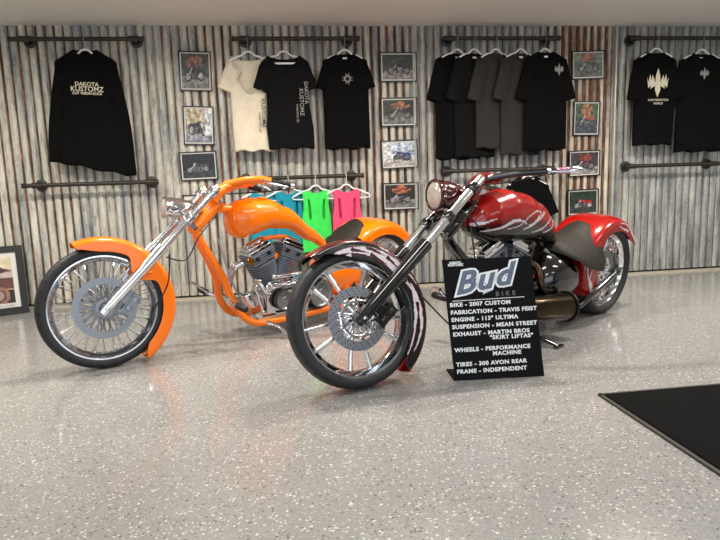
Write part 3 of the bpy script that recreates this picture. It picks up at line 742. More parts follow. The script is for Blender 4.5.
def fender(parent, name, cx, cz, rout, hw, a0, a1, rin, mats, paint=None, na=200, nt=64, thick=0.004, crown=0.035):
    """arched fender following a wheel; a0..a1 degrees, rin(angle)-> inner radius of side skirts"""
    b = MB(); vs = []; cs = []; info = []
    for i in range(na + 1):
        ad = a0 + (a1 - a0) * i / na; a = R(ad); ri = rin(ad)
        skirt = max(0.004, (rout - crown) - ri)
        arc = PI / 2 * (hw + crown) / 2 * 2
        tot = arc + 2 * skirt
        for j in range(nt + 1):
            q = tot * j / nt
            if q < skirt: y = -hw; r = ri + q
            elif q > skirt + arc: y = hw; r = ri + (tot - q)
            else:
                ph = PI * (q - skirt) / arc; c_, s_ = math.cos(ph), math.sin(ph)
                y = -hw * math.copysign(abs(c_) ** 0.75, c_); r = rout - crown + crown * s_ ** 0.75
            vs.append((cx + math.cos(a) * r, y, cz + math.sin(a) * r))
            h = (r - ri) if y < 0 else -(r - ri)
            vv = (q - tot / 2); info.append((ad, vv, r, y))
            cs.append(lin(paint(ad, vv, r, y)) if paint else (1, 1, 1))
    fs = []; mi = []
    for i in range(na):
        for j in range(nt):
            a = i * (nt + 1) + j; fs.append((a, a + nt + 1, a + nt + 2, a + 1))
    b.add(vs, fs, 0, cs)
    return b, info, nt
def loft(b, stations, n=40, mi=0, paint=None, power=0.9):
    rings = []
    for (x, zt, zb, w, *rest) in stations:
        sh = rest[0] if rest else 0.0
        cz = (zt + zb) / 2 + sh; ring = []
        for j in range(n):
            a = 2 * PI * j / n; c, s = math.cos(a), math.sin(a)
            y = w * math.copysign(abs(c) ** power, c)
            z = cz + ((zt - cz) if s > 0 else (cz - zb)) * math.copysign(abs(s) ** power, s)
            ring.append((x, y, z))
        rings.append(ring)
    o = len(b.v); b.rings(rings, mi=mi)
    return o

def chopper(cfg):
    root = thing(cfg['name'], cfg['label'], 'motorcycle', (cfg['A'][0], cfg['A'][1], 0), (R(cfg['lean']), 0, R(cfg['yaw'])))
    red = cfg['kind'] == 'red'; WB = cfg['wb']; paintm = cfg['paint']; fr_m = cfg['frame']
    FR = cfg['FR']; RR = 0.315
    front = []
    def F(o): front.append(o); return o
    # --- wheels
    fw = F(wheel(root, 'front_wheel', 0, FR, cfg['fhw'], cfg['frim'], cfg['fspoke'], dish=0.012, disc=cfg['disc'], disc_style=cfg['dstyle']))
    wheel(root, 'rear_wheel', WB, RR, 0.15, 0.25, cfg['rspoke'], dish=0.02, tread='treadr', disc=0.13, rear=True)
    # --- fork
    fy = 0.104; A0 = Vector((0.0, 0, FR)); T0 = Vector(cfg['ftop']); ax = (T0 - A0).normalized(); Lf = (T0 - A0).length
    def fk(t, y=0.0, off=0.0):
        p = A0 + ax * t; pr = Vector((ax.z, 0, -ax.x))    # perpendicular, pointing back/down
        return Vector((p.x + pr.x * off, y, p.z + pr.z * off))
    tl = cfg['tlow']; tt = cfg['ttop']; ts = cfg['tslide']
    for s in (-1, 1):
        b = MB(); b.tube([fk(ts - 0.04, s * fy), fk(Lf + 0.0, s * fy), fk(Lf + 0.012, s * fy), fk(Lf + 0.016, s * fy)], [cfg['rt'], cfg['rt'], cfg['rt'] * 0.9, 0.006], 24)
        F(b.build('fork_tube', M['forkchrome'], root))
        b = MB(); rl = cfg['rl']
        b.tube([fk(-0.040, s * fy), fk(-0.034, s * fy), fk(0.06, s * fy), fk(ts - 0.06, s * fy), fk(ts - 0.02, s * fy), fk(ts, s * fy), fk(ts + 0.004, s * fy)], [0.008, rl * 0.72, rl * 0.88, rl, rl * 1.04, rl * 1.04, rl * 0.8], 24)
        b.lathe([(0, -0.026), (0.013, -0.024), (0.016, -0.018), (0.016, 0.02)], (0, s * fy, FR), 'y', 6)
        lg = F(b.build('fork_leg', cfg['legm'], root))
        b = MB(); b.lathe([(0, -0.033), (0.010, -0.031), (0.012, -0.022), (0.012, 0.0)], (0, s * fy, FR), 'y', 6); b.build('axle_nut', M['chrome'], lg)
    b = MB(); b.tube([(0, -fy, FR), (0, fy, FR)], 0.011, 14); F(b.build('axle', M['steel'], root))
    no = cfg['noff']
    for t, nm in ((tl, 'lower_triple_tree'), (tt, 'upper_triple_tree')):
        b = MB()
        for s in (-1, 1):
            b.lathe([(0.0315, -0.022), (0.033, -0.018), (0.033, 0.018), (0.0315, 0.022), (0.018, 0.022), (0.018, -0.022)], fk(t, s * fy), axes_for(ax), 24, closed=True)
        pr = Vector((ax.z, 0, -ax.x)); rot = Matrix((ax, Vector((0, 1, 0)), pr)).transposed()
        b.box(fk(t, 0, no * 0.2), (0.032, fy * 1.7, 0.045), rot=rot); b.box(fk(t, 0, no * 0.5), (0.030, 0.085, no * 1.0), rot=rot)
        F(b.build(nm, cfg['treem'], root, ang=30))
    # brake caliper
    b = MB(); q = fk(0.10, -fy + 0.035, 0.085); rot = Matrix((ax, Vector((0, 1, 0)), Vector((ax.z, 0, -ax.x)))).transposed()
    b.box(q, (0.12, 0.05, 0.055), rot=rot); b.box(q + Vector((0, -0.03, 0)), (0.085, 0.02, 0.04), rot=rot)
    for s in (-1, 1): b.lathe([(0, -0.046), (0.017, -0.044), (0.019, -0.03)], q + ax * 0.027 * s, 'y', 16)
    b.box(fk(0.10, -fy + 0.03, 0.045), (0.05, 0.02, 0.06), rot=rot)
    F(b.build('brake_caliper', cfg['calm'], root, ang=30))
    # --- front fender
    rout = cfg['fr_out']
    def rin_o(a):
        r = 0.302
        if a > 85: r = 0.302 + (0.350 - 0.302) * ((a - 85) / 25) ** 2
        if 15 < a < 70: r -= 0.075 * math.exp(-((a - 42) / 15) ** 4)
        if a < -45: r = 0.302 + 0.055 * ((-45 - a) / 13) ** 2
        return r
    def rin_r(a):
        r = 0.272
        if a > 80: r = 0.272 + 0.090 * ((a - 80) / 42) ** 1.3
        if 15 < a < 62: r -= 0.02 * math.exp(-((a - 40) / 15) ** 4)
        if a < -30: r = 0.282 + 0.04 * ((-30 - a) / 22) ** 2
        return r
    if red:
        fl = licks(*cfg['fl_front'])
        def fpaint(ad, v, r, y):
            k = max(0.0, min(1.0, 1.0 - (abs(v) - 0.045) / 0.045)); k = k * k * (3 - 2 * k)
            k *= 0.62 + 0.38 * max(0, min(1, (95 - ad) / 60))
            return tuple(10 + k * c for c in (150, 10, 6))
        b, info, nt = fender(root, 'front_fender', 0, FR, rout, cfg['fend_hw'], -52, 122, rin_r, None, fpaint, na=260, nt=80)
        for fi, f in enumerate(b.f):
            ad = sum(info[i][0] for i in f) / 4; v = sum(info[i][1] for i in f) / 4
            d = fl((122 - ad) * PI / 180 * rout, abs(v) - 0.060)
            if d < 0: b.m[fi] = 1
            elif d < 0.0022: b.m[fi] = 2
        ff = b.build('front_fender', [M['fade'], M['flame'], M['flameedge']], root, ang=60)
    else:
        b, info, nt = fender(root, 'front_fender', 0, FR, rout, cfg['fend_hw'], -58, 110, rin_o, None, None, na=120, nt=48)
        ff = b.build('front_fender', paintm, root, ang=60)
    md = ff.modifiers.new('thickness', 'SOLIDIFY'); md.thickness = 0.004; md.offset = 0
    F(ff)
    for s in (-1, 1):                                          # struts between fender and fork legs
        b = MB(); p = fk(0.30, s * (fy - 0.02)); b.tube([p, fk(0.345, s * (cfg['fend_hw'] + 0.002), 0.02)], 0.010, 10); b.tube([fk(0.24, s * (fy - 0.02)), fk(0.30, s * (cfg['fend_hw'] + 0.002), 0.05)], 0.010, 10)
        F(b.build('fender_bracket', paintm if not red else M['blackmetal'], root))
    # --- headlight
    hl = cfg['light']; hx, hz, hr, hlen = hl
    b = MB(); d = Vector((1, 0, cfg.get('ltilt', -0.10))).normalized()
    prof = [(0.0, hlen), (hr * 0.16, hlen * 0.985), (hr * 0.45, hlen * 0.86), (hr * 0.72, hlen * 0.64), (hr * 0.92, hlen * 0.36), (hr, hlen * 0.12), (hr, 0.0), (hr * 1.06, -0.004), (hr * 1.06, -0.018), (hr * 0.95, -0.022), (hr * 0.93, -0.010), (hr * 0.90, 0.004)]
    b.lathe(prof, (hx, 0, hz), axes_for(d), 40); hm = F(b.build('headlight', cfg['lightm'], root, ang=50))
    b = MB(); b.lathe([(hr * 0.94, -0.013), (hr * 0.80, -0.022), (hr * 0.5, -0.030), (0, -0.034)], (hx, 0, hz), axes_for(d), 36); b.build('lens', M['glass'], hm)
    b = MB(); b.lathe([(0, 0.04), (hr * 0.4, 0.035), (hr * 0.75, 0.012), (hr * 0.92, -0.008)], (hx, 0, hz), axes_for(d), 36); b.build('reflector', M['chrome'], hm)
    b = MB(); m_ = fk(tl + 0.02, 0, 0.0); b.tube([(hx + hlen * 0.35, 0, hz - hr * 0.9), (hx + hlen * 0.35, 0, hz - hr - 0.02), m_], 0.012, 10)
    b.box(fk(tl + 0.02, 0, -0.02), (0.04, 0.10, 0.02), rot=rot); F(b.build('headlight_bracket', cfg['treem'], root))
    # --- handlebar
    hb = cfg['bar']; b = MB(); L = [(x, y, z) for x, y, z in hb]; path = spline([(x, -y, z) for x, y, z in reversed(L)], 6)[:-1] + spline(L, 6)
    b.tube(path, cfg['rbar'], 16)
    for s in (-1, 1):
        p = Vector((L[0][0], s * 0.045, L[0][2])); b.tube([fk(tt, s * 0.045, no * 0.25), p], [0.026, cfg['rbar']], 14)
    bar = F(b.build('handlebar', cfg['barm'], root))
    if True:
        b = MB(); r0 = fk(tt - 0.02, 0, no * 0.6); loftp = [r0, fk(tt + 0.045, 0, no * 0.5), *([Vector((0.86, 0, 0.950)), Vector((0.93, 0, 0.955)), Vector((0.99, 0, 0.950))] if red else [Vector((0.76, 0, 0.955)), Vector((0.85, 0, 0.978)), Vector((0.92, 0, 0.975))])]
        b.tube(spline(loftp, 5), [0.036] * 8 + [0.032] * 8 + [0.024] * 5, 18, flat=2.0); b.build('riser_cover', paintm, bar)
    for s in (-1, 1):
        p, q = Vector(L[-2]), Vector(L[-1]); d = (q - p).normalized()
        P_ = lambda v: Vector((v.x, v.y * s, v.z))
        b = MB(); g0 = q - d * 0.0; g1 = q + d * (0.075 if red else 0.12)
        pts = [P_(g0.lerp(g1, i / 16)) for i in range(17)]
        b.tube(pts, [0.0175 if i % 4 else 0.0155 for i in range(17)], 16); gr = b.build('grip', cfg['gripm'], bar)
        b = MB(); b.tube([P_(g1), P_(g1 + d * 0.012), P_(g1 + d * (0.06 if red else 0.02)), P_(g1 + d * (0.08 if red else 0.03))], [0.02, 0.021, 0.021, 0.012], 16); b.build('bar_end', M['chrome'], bar)
        b = MB(); c = q - d * 0.02; b.tube([P_(c + Vector((0, 0, 0.002))), P_(c + Vector((-0.035, 0, 0.0)))], 0.016, 12)
        b.tube([P_(c + Vector((-0.035, 0, 0))), P_(c + Vector((-0.05, 0, -0.002)) + d * 0.07), P_(c + Vector((-0.04, 0, -0.006)) + d * (0.24 if red else 0.16))], [0.007, 0.008, 0.006], 10, flat=0.6)
        b.build('brake_lever', M['chrome'], bar)
    # steering applied to the whole front end
    nb = fk(tl, 0, no); ntp = fk(tt, 0, no)
    S = Matrix.Translation(nb) @ Matrix.Rotation(R(cfg['steer']), 4, (ntp - nb).normalized()) @ Matrix.Translation(-nb)
    for o in front: o.matrix_basis = S @ o.matrix_basis
    # --- frame
    b = MB(); ft = cfg['rf']
    b.tube([nb - ax * 0.034, nb - ax * 0.028, nb - ax * 0.012, ntp + ax * 0.006, ntp + ax * 0.02, ntp + ax * 0.026], [0.008, 0.026, 0.036, 0.036, 0.026, 0.008], 20)
    bk = spline([ntp - ax * 0.04, (0.95, 0, cfg['bb'][0]), (1.2, 0, cfg['bb'][1]), (1.42, 0, cfg['bb'][2]), (1.52, 0, cfg['bb'][3])], 6); b.tube(bk, ft * 1.1, 14)
    for s in (-1, 1):
        dn = spline([nb + ax * 0.03, nb + Vector((0.02, s * 0.012, -0.05)), Vector(cfg['dt'][0]) * 1 if s < 0 else Vector((cfg['dt'][0][0], -cfg['dt'][0][1], cfg['dt'][0][2])),
                     *[Vector((p[0], p[1] * (1 if s < 0 else -1), p[2])) for p in cfg['dt'][1:]]], 6)
        b.tube(dn, ft, 14)
        b.tube(spline([(1.50, s * 0.02, cfg['bb'][3] + 0.0), (1.56, s * 0.10, 0.40), (1.60, s * 0.12, 0.22), (1.58, s * 0.12, 0.115)], 6), ft * 0.95, 12)
        b.tube(spline([(1.56, s * 0.12, 0.115), (1.68, s * 0.175, 0.14), (1.80, s * 0.19, 0.19), (WB, s * 0.19, RR)], 6), ft * 0.95, 12)
        b.box((WB, s * 0.19, RR), (0.10, 0.014, 0.06))
    b.tube([(1.58, -0.12, 0.115), (1.58, 0.12, 0.115)], ft, 12)
    b.build('frame', fr_m, root)
    b = MB(); b.tube([(WB, -0.215, RR), (WB, 0.215, RR)], 0.014, 12)
    for s in (-1, 1): b.lathe([(0, s * 0.228), (0.018, s * 0.224), (0.02, s * 0.205), (0.02, s * 0.2)], (WB, 0, RR), 'y', 16)
    b.build('rear_axle', M['chrome'], root)
    # --- fuel tank
    b = MB(); st = cfg['tank']; xs = [s_[0] for s_ in st]; tabs = [[(s_[0], s_[k]) for s_ in st] for k in (1, 2, 3)]
    stn = []; N_ = 170 if red else 44
    for i in range(N_ + 1):
        u = i / N_; x = xs[0] + (xs[-1] - xs[0]) * u
        stn.append((x, interp(tabs[0], x), interp(tabs[1], x), interp(tabs[2], x)))
    nn = 150 if red else 44
    loft(b, stn, nn, power=0.88)
    if red:
        fl = licks(cfg['fl_tank']); tm = [M['fade'], M['flame'], M['flameedge']]
        col = []
        for k, v in enumerate(b.v):
            zt_, zb_ = stn[min(k // nn, N_)][1], stn[min(k // nn, N_)][2]
            q = (v[2] - zb_) / max(zt_ - zb_, 1e-4); q = max(0, min(1, (q - 0.26) / 0.34)); q = q * q * (3 - 2 * q)
            col.append(lin(tuple(8 + q * c for c in (148, 8, 4))))
        b.c = col
        for fi, f in enumerate(b.f):
            if len(f) > 4: continue
            x = sum(b.v[i][0] for i in f) / 4; z = sum(b.v[i][2] for i in f) / 4
            d = fl(x, z)
            if d < 0: b.m[fi] = 1
            elif d < 0.002: b.m[fi] = 2
        tk = b.build('fuel_tank', tm, root, ang=60)
    else: tk = b.build('fuel_tank', paintm, root, ang=60)
    cx_, cz_ = cfg['cap']; b = MB(); b.lathe([(0.028, -0.02), (0.03, 0.0), (0.03, 0.008), (0.024, 0.012), (0, 0.013)], (cx_, -0.03, cz_), 'z', 24); b.build('fuel_cap', cfg['capm'], tk)
    # --- seat
    b = MB(); ss = cfg['seat']; n1, n2 = 34, 32; vs = []
    for i in range(n1 + 1):
        x = ss[0][0] + (ss[-1][0] - ss[0][0]) * i / n1
        zc = interp([(p[0], p[1]) for p in ss], x); w = interp([(p[0], p[2]) for p in ss], x); dr = interp([(p[0], p[3]) for p in ss], x)
        ring = []
        for j in range(n2):
            a = 2 * PI * j / n2; c, s = math.cos(a), math.sin(a)
            y = w * c; t_ = abs(c)
            z = zc - dr * t_ ** 2.2 + (0.018 if s > 0 else -0.028) * math.copysign(abs(s) ** 0.7, s) * min(1, i / 3, (n1 - i) / 2 + 0.25)
            ring.append((x + 0.02 * (1 - t_) * 0, y, z))
        vs.append(ring)
    b.rings(vs); b.build('seat', M['leather'], root, ang=70)
    # --- rear fender
    def rin_b(a):
        r = 0.275
        if a < 45: r = 0.275 + 0.075 * ((45 - a) / 25) ** 1.3
        if a > 120 and red: r = 0.275 - 0.05 * min(1, (a - 120) / 40)
        return r
    if red:
        fl = licks(cfg['fl_rear'])
        b, info, nt = fender(root, 'rear_fender', WB, RR, 0.372, 0.172, 30, 200, rin_b, None, lambda ad, v, r, y: (150, 10, 6), na=280, nt=110, crown=0.06)
        for fi, f in enumerate(b.f):
            ad = sum(info[i][0] for i in f) / 4; v = sum(info[i][1] for i in f) / 4
            d = fl(ad * PI / 180 * 0.385, abs(v))
            if d < 0: b.m[fi] = 1
            elif d < 0.0022: b.m[fi] = 2
        rf = b.build('rear_fender', [M['fade'], M['flame'], M['flameedge']], root, ang=60)
    else:
        b, info, nt = fender(root, 'rear_fender', WB, RR, 0.375, 0.172, 30, 132, rin_b, None, None, na=120, nt=60, crown=0.06)
        rf = b.build('rear_fender', paintm, root, ang=60)
    md = rf.modifiers.new('thickness', 'SOLIDIFY'); md.thickness = 0.004; md.offset = 0
    # --- engine
    b = MB(); ec = Vector((1.07, 0, 0.255))
    b.lathe([(0.0, -0.085), (0.105, -0.085), (0.115, -0.075), (0.115, 0.075), (0.105, 0.085), (0, 0.085)], ec, 'y', 40)
    b.box((1.07, 0, 0.185), (0.24, 0.15, 0.12)); b.box((1.25, 0.0, 0.22), (0.22, 0.17, 0.17)); b.box((1.37, 0.0, 0.24), (0.16, 0.16, 0.16))
    for k in range(8):
        a = 2 * PI * k / 8; b.lathe([(0, -0.092), (0.008, -0.09), (0.009, -0.08)], ec + Vector((math.cos(a) * 0.098, 0, math.sin(a) * 0.098)), 'y', 6)
    en = b.build('engine', cfg['engm'], root, ang=30)
    for s in (-1, 1):
        d = Vector((math.sin(R(22.5)) * s, 0, math.cos(R(22.5)))); base = ec + d * 0.10 + Vector((0, 0, 0.0))
        # finned barrel
        rt = Matrix((Vector((d.z, 0, -d.x)), Vector((0, 1, 0)), d)).transposed()
        b = MB()
        b.tube([base, base + d * 0.15], 0.058, 28)
        for k in range(9): 
            c = base + d * (0.012 + k * 0.0155)
            b.tube([c - d * 0.003, c + d * 0.003], 0.078 + 0.0028 * k, 28)
        b.build('cylinder', cfg['cylm'], en, ang=30)
        b = MB()
        for k in range(4):
            c = base + d * (0.158 + k * 0.017); b.box(c, (0.172 + 0.006 * k, 0.155, 0.008), rot=rt)
        b.box(base + d * 0.185, (0.150, 0.13, 0.07), rot=rt)
        for k in (-1, 1):
            b.lathe([(0.0, -0.085), (0.013, -0.084), (0.014, -0.07)], base + d * 0.19 + Vector((d.z, 0, -d.x)) * 0.045 * k, 'y', 12, mi=1)
        b.build('cylinder_head', [cfg['headm'], M['hose']], en, ang=30)
        b = MB(); b.box(base + d * 0.232, (0.175, 0.13, 0.022), rot=rt); b.box(base + d * 0.252, (0.155, 0.115, 0.03), rot=rt)
        b.tube([base + d * 0.266 - rt @ Vector((0.06, 0, 0)), base + d * 0.266 + rt @ Vector((0.06, 0, 0))], 0.022, 12)
        o = b.build('rocker_cover', M['chrome'], en, ang=30); md = o.modifiers.new('bevel', 'BEVEL'); md.width = 0.004; md.segments = 2; md.limit_method = 'ANGLE'
        for k in (-0.022, 0.022):
            b = MB(); p = ec + Vector((s * 0.04 + k * 0.8, 0.09, 0.06)); b.tube([p, p + d * 0.23], 0.009, 10); b.build('pushrod_tube', M['chrome'], en)
    b = MB(); b.tube(spline([(1.03, -0.02, 0.52), (1.07, -0.03, 0.50), (1.12, -0.02, 0.52)], 5), 0.021, 12); b.tube([(1.07, 0, 0.50), (1.07, 0.11, 0.50)], 0.028, 14); b.build('intake_manifold', cfg['trimm'] if not red else M['redtrim'], en)
    b = MB(); b.box((1.07, -0.01, 0.625), (0.17, 0.05, 0.02)); b.tube([(0.99, -0.03, 0.615), (1.03, -0.055, 0.635), (1.12, -0.055, 0.635), (1.17, -0.03, 0.61)], 0.012, 10); b.build('engine_mount', cfg['trimm'], root)
    # air cleaner on the far side, oil filter, coil and cables on the near side
    b = MB(); b.lathe([(0, 0.18), (0.05, 0.178), (0.065, 0.165), (0.065, 0.12), (0.03, 0.11)], (1.07, 0, 0.50), 'y', 32); b.build('air_cleaner', M['chrome'], en)
    b = MB(); fd = Vector((-0.4, 0, 0.9)).normalized(); c = Vector((0.885, -0.04, 0.20)); b.lathe([(0, 0), (0.036, 0.002), (0.038, 0.01), (0.038, 0.085), (0.03, 0.098), (0, 0.1)], c, axes_for(fd), 28); b.build('oil_filter', M['chrome'], en)
    b = MB(); b.lathe([(0, -0.03), (0.022, -0.028), (0.026, -0.015), (0.012, 0.01), (0, 0.012)], (0.86, -0.07, 0.50), 'y', 24); b.tube([(0.86, -0.06, 0.50), (0.92, -0.02, 0.52)], 0.006, 8); b.build('horn', M['brass'] if not red else M['chrome'], root)
    for k, (p0, p1, r_) in enumerate((((0.93, -0.05, 0.36), (0.98, -0.09, 0.27), 0.016), ((0.90, -0.07, 0.33), (0.94, -0.10, 0.16), 0.011), ((1.02, -0.10, 0.385), (1.26, -0.10, 0.385), 0.014))):
        b = MB(); b.tube([p0, Vector(p0).lerp(Vector(p1), 0.5) + Vector((0, -0.008, 0)), p1], r_, 12)
        for q in (p0, p1): b.lathe([(0, -r_ * 1.3), (r_ * 1.3, -r_), (r_ * 1.5, 0), (r_ * 1.3, r_), (0, r_ * 1.3)], q, 'x', 14)
        b.build('oil_fitting', M['chrome'] if not (red and k == 2) else M['redtrim'], en)
    # near-side primary belt drive
    b = MB(); pa, pb = Vector((1.07, -0.135, 0.235)), Vector((1.36, -0.135, 0.235))
    b.lathe([(0, -0.022), (0.018, -0.02), (0.024, -0.012), (0.05, -0.008), (0.058, -0.018), (0.062, -0.018), (0.062, 0.02), (0.0, 0.02)], pa, 'y', 36)
    b.build('primary_pulley', M['steel'] if not red else M['castdark'], en, ang=30); b = MB()
    b.lathe([(0, -0.03), (0.03, -0.028), (0.036, -0.016), (0.075, -0.012), (0.083, -0.02), (0.090, -0.02), (0.090, 0.02), (0.0, 0.02)], pb, 'y', 40)
    for k in range(6): a = 2 * PI * k / 6; b.lathe([(0, -0.018), (0.008, -0.016), (0.009, -0.008)], pb + Vector((math.cos(a) * 0.055, 0, math.sin(a) * 0.055)), 'y', 8)
    b.build('primary_pulley', M['steel'] if not red else M['castdark'], en, ang=30)
    b = MB(); lp = [pa + Vector((math.cos(R(q)) * 0.064, 0, math.sin(R(q)) * 0.064)) for q in range(90, 271, 12)] + [pb + Vector((math.cos(R(q)) * 0.092, 0, math.sin(R(q)) * 0.092)) for q in range(-90, 91, 12)]
    rg = []
    for i, p in enumerate(lp):
        t = (lp[(i + 1) % len(lp)] - lp[i - 1]).normalized(); nn_ = Vector((t.z, 0, -t.x))
        rg.append([p + Vector((0, -0.017, 0)) - nn_ * 0.003, p + Vector((0, 0.017, 0)) - nn_ * 0.003, p + Vector((0, 0.017, 0)) + nn_ * 0.003, p + Vector((0, -0.017, 0)) + nn_ * 0.003])
    b.rings(rg, closed=True); b.build('primary_belt', M['rubber'], en)
    b = MB(); b.box((1.215, -0.100, 0.245), (0.50, 0.012, 0.20)); b.tube([(1.00, -0.11, 0.315), (1.30, -0.11, 0.335)], 0.013, 12); b.tube([(1.02, -0.115, 0.15), (1.34, -0.115, 0.14)], 0.010, 12)
    for k in range(6): b.lathe([(0, -0.016), (0.010, -0.014), (0.011, -0.004)], (1.0 + 0.085 * k, -0.1, 0.325), 'y', 8)
    o = b.build('primary_plate', M['chrome'] if not red else M['castdark'], en, ang=30); md = o.modifiers.new('bevel', 'BEVEL'); md.width = 0.004; md.segments = 2; md.limit_method = 'ANGLE'
    # oil tank below the seat
    b = MB(); loft(b, [*[(p[0], p[1], p[2], p[3]) for p in cfg['oil']]], 32); b.build('oil_tank', cfg['oilm'], root, ang=50)
    # --- exhaust
    for k, (pts, r0) in enumerate(cfg['exh']):
        b = MB(); P = spline(pts, 7); n = len(P); rr = [r0[0] + (r0[1] - r0[0]) * i / (n - 1) for i in range(n)]
        b.tube(P, rr, 20, cap=False)
        ex = b.build('exhaust_pipe', cfg['exm'], root, ang=60)
        md = ex.modifiers.new('thickness', 'SOLIDIFY'); md.thickness = 0.003; md.offset = -1
        if cfg.get('extip'):
            b = MB(); d = (P[-1] - P[-2]).normalized(); b.lathe([(r0[1] * 0.97, -0.01), (r0[1] * 1.10, -0.008), (r0[1] * 1.12, 0.004), (r0[1] * 0.92, 0.006), (r0[1] * 0.88, -0.03), (0.0, -0.032)], P[-1], axes_for(d), 28); b.build('exhaust_tip', M['castdark'], ex)
    # --- foot controls, kickstand, cables
    for s in (-1, 1):
        px, pz = cfg['peg']; b = MB(); b.tube([(px + 0.06, s * 0.12, pz - 0.03), (px, s * 0.15, pz), (px, s * 0.19, pz)], 0.013, 10)
        fc = b.build('forward_control', cfg['pegm'], root)
        b = MB(); b.tube([(px, s * 0.19, pz), (px, s * 0.20, pz), (px, s * 0.29, pz), (px, s * 0.30, pz)], [0.014, 0.021, 0.021, 0.014], 16); b.build('foot_peg', M['rubber'] if not red else M['castdark'], fc)
        b = MB(); b.tube([(px, s * 0.175, pz), (px - 0.05, s * 0.18, pz + 0.04), (px - 0.075, s * 0.18, pz + 0.065)], 0.007, 10); b.tube([(px - 0.075, s * 0.18, pz + 0.065), (px - 0.075, s * 0.24, pz + 0.065)], 0.011, 12); b.build('shift_lever', M['chrome'], fc)
    kx, ky = cfg['kick']; zk = -ky * math.tan(R(-cfg['lean'])) if False else 0
    fz = math.tan(R(cfg['lean'])) * ky                         # ground height under the leaning bike, in its own frame
    b = MB(); b.tube([(kx - 0.10, -0.12, 0.12), (kx - 0.03, -0.2, 0.085), (kx, -ky, fz + 0.012)], [0.013, 0.012, 0.010], 12); b.tube([(kx - 0.02, -ky, fz + 0.0085), (kx + 0.05, -ky - 0.0, fz + 0.0085)], 0.0075, 10, flat=2.0)
    b.build('kickstand', cfg['pegm'], root)
    cab = cfg['cables']
    for pts in cab:
        b = MB(); b.tube(spline(pts, 8), 0.0042, 8); b.build('cable', M['hose'], root)
    if not red:
        b = MB(); b.tube(spline([(0.66, -0.05, 0.66), (0.72, -0.10, 0.40), (0.80, -0.13, 0.22), (0.88, -0.14, 0.14)], 8), 0.006, 8); b.build('oil_line', M['steel'], root)
    # rear drive belt guard / number plate free side: swing cover
    b = MB(); c0, c1 = Vector((1.40, 0.165, 0.24)), Vector((WB, 0.165, RR))
    b.lathe([(0.0, -0.012), (0.05, -0.012), (0.05, 0.012), (0.0, 0.012)], c0, 'y', 28); b.lathe([(0.0, -0.012), (0.11, -0.012), (0.11, 0.012), (0, 0.012)], c1, 'y', 40)
    b.box((c0 + c1) / 2 + Vector((0, 0, 0.08)), (0.5, 0.022, 0.006), rot=Matrix.Rotation(-R(13), 3, 'Y')); b.box((c0 + c1) / 2 + Vector((0, 0, -0.08)), (0.5, 0.022, 0.006), rot=Matrix.Rotation(-R(3), 3, 'Y'))
    b.build('drive_belt', M['castdark'], root, ang=30)
    return root

ORANGE = dict(name='chopper_motorcycle', kind='orange', label='bright orange chopper with wire spoke front wheel and chrome bullet headlight', A=(-0.972, 3.365), yaw=33, lean=5, wb=1.93, FR=0.332,
    paint=M['orange'], frame=M['orange'], fhw=0.048, frim=0.281, fspoke='wire', rspoke=20, disc=0.165, dstyle='slotted', ftop=(0.655, 0, 0.945), tlow=0.655, ttop=0.865, tslide=0.44, rt=0.0205, rl=0.029, legm=M['forkchrome'], treem=M['chrome'],
    noff=0.085, calm=M['steel'], fr_out=0.380, fend_hw=0.074, light=(0.39, 0.85, 0.060, 0.22), lightm=M['chrome'], bar=[(0.74, 0.0, 0.955), (0.78, 0.06, 0.975), (0.85, 0.13, 0.985), (0.92, 0.17, 0.98), (0.96, 0.185, 0.97)], rbar=0.023, barm=M['orange'], gripm=M['castdark'],
    steer=-11, rf=0.0235, bb=(0.80, 0.735, 0.60, 0.50), dt=[(0.685, -0.05, 0.42), (0.735, -0.09, 0.25), (0.83, -0.12, 0.135), (1.0, -0.125, 0.105), (1.58, -0.12, 0.115)],
    tank=[(0.745, 0.775, 0.735, 0.012), (0.752, 0.81, 0.70, 0.055), (0.77, 0.84, 0.660, 0.085), (0.82, 0.87, 0.635, 0.115), (0.90, 0.885, 0.655, 0.132), (1.02, 0.878, 0.685, 0.13), (1.17, 0.815, 0.672, 0.105), (1.37, 0.665, 0.57, 0.06), (1.50, 0.555, 0.505, 0.03), (1.53, 0.53, 0.515, 0.012)],
    cap=(0.98, 0.876), capm=M['orange'], seat=[(1.46, 0.53, 0.03, 0.0), (1.52, 0.525, 0.07, 0.01), (1.62, 0.565, 0.125, 0.02), (1.71, 0.625, 0.135, 0.03), (1.78, 0.665, 0.11, 0.04), (1.81, 0.67, 0.04, 0.02)],
    engm=M['chrome'], cylm=M['cast'], headm=M['cast'], trimm=M['orange'], oilm=M['orange'], exm=M['chrome'],
    oil=[(1.44, 0.40, 0.22, 0.04), (1.455, 0.46, 0.19, 0.12), (1.52, 0.50, 0.17, 0.15), (1.68, 0.50, 0.17, 0.155), (1.73, 0.46, 0.2, 0.13), (1.74, 0.42, 0.24, 0.05)],
    exh=[([(0.92, 0.06, 0.47), (0.84, 0.10, 0.42), (0.84, 0.16, 0.25), (0.98, 0.18, 0.17), (1.5, 0.20, 0.16), (2.1, 0.23, 0.18)], (0.022, 0.032)), ([(1.22, 0.06, 0.47), (1.30, 0.12, 0.42), (1.34, 0.19, 0.30), (1.6, 0.22, 0.26), (2.1, 0.24, 0.26)], (0.022, 0.032))],
    peg=(0.70, 0.27), pegm=M['chrome'], kick=(1.02, 0.30), cables=[[(0.30, -0.14, 0.60), (0.40, -0.17, 0.58), (0.50, -0.14, 0.70), (0.62, -0.08, 0.78)], [(0.20, -0.14, 0.30), (0.29, -0.165, 0.45), (0.31, -0.16, 0.62)], [(0.72, -0.06, 0.92), (0.86, -0.14, 0.93), (1.02, -0.28, 0.955)]])
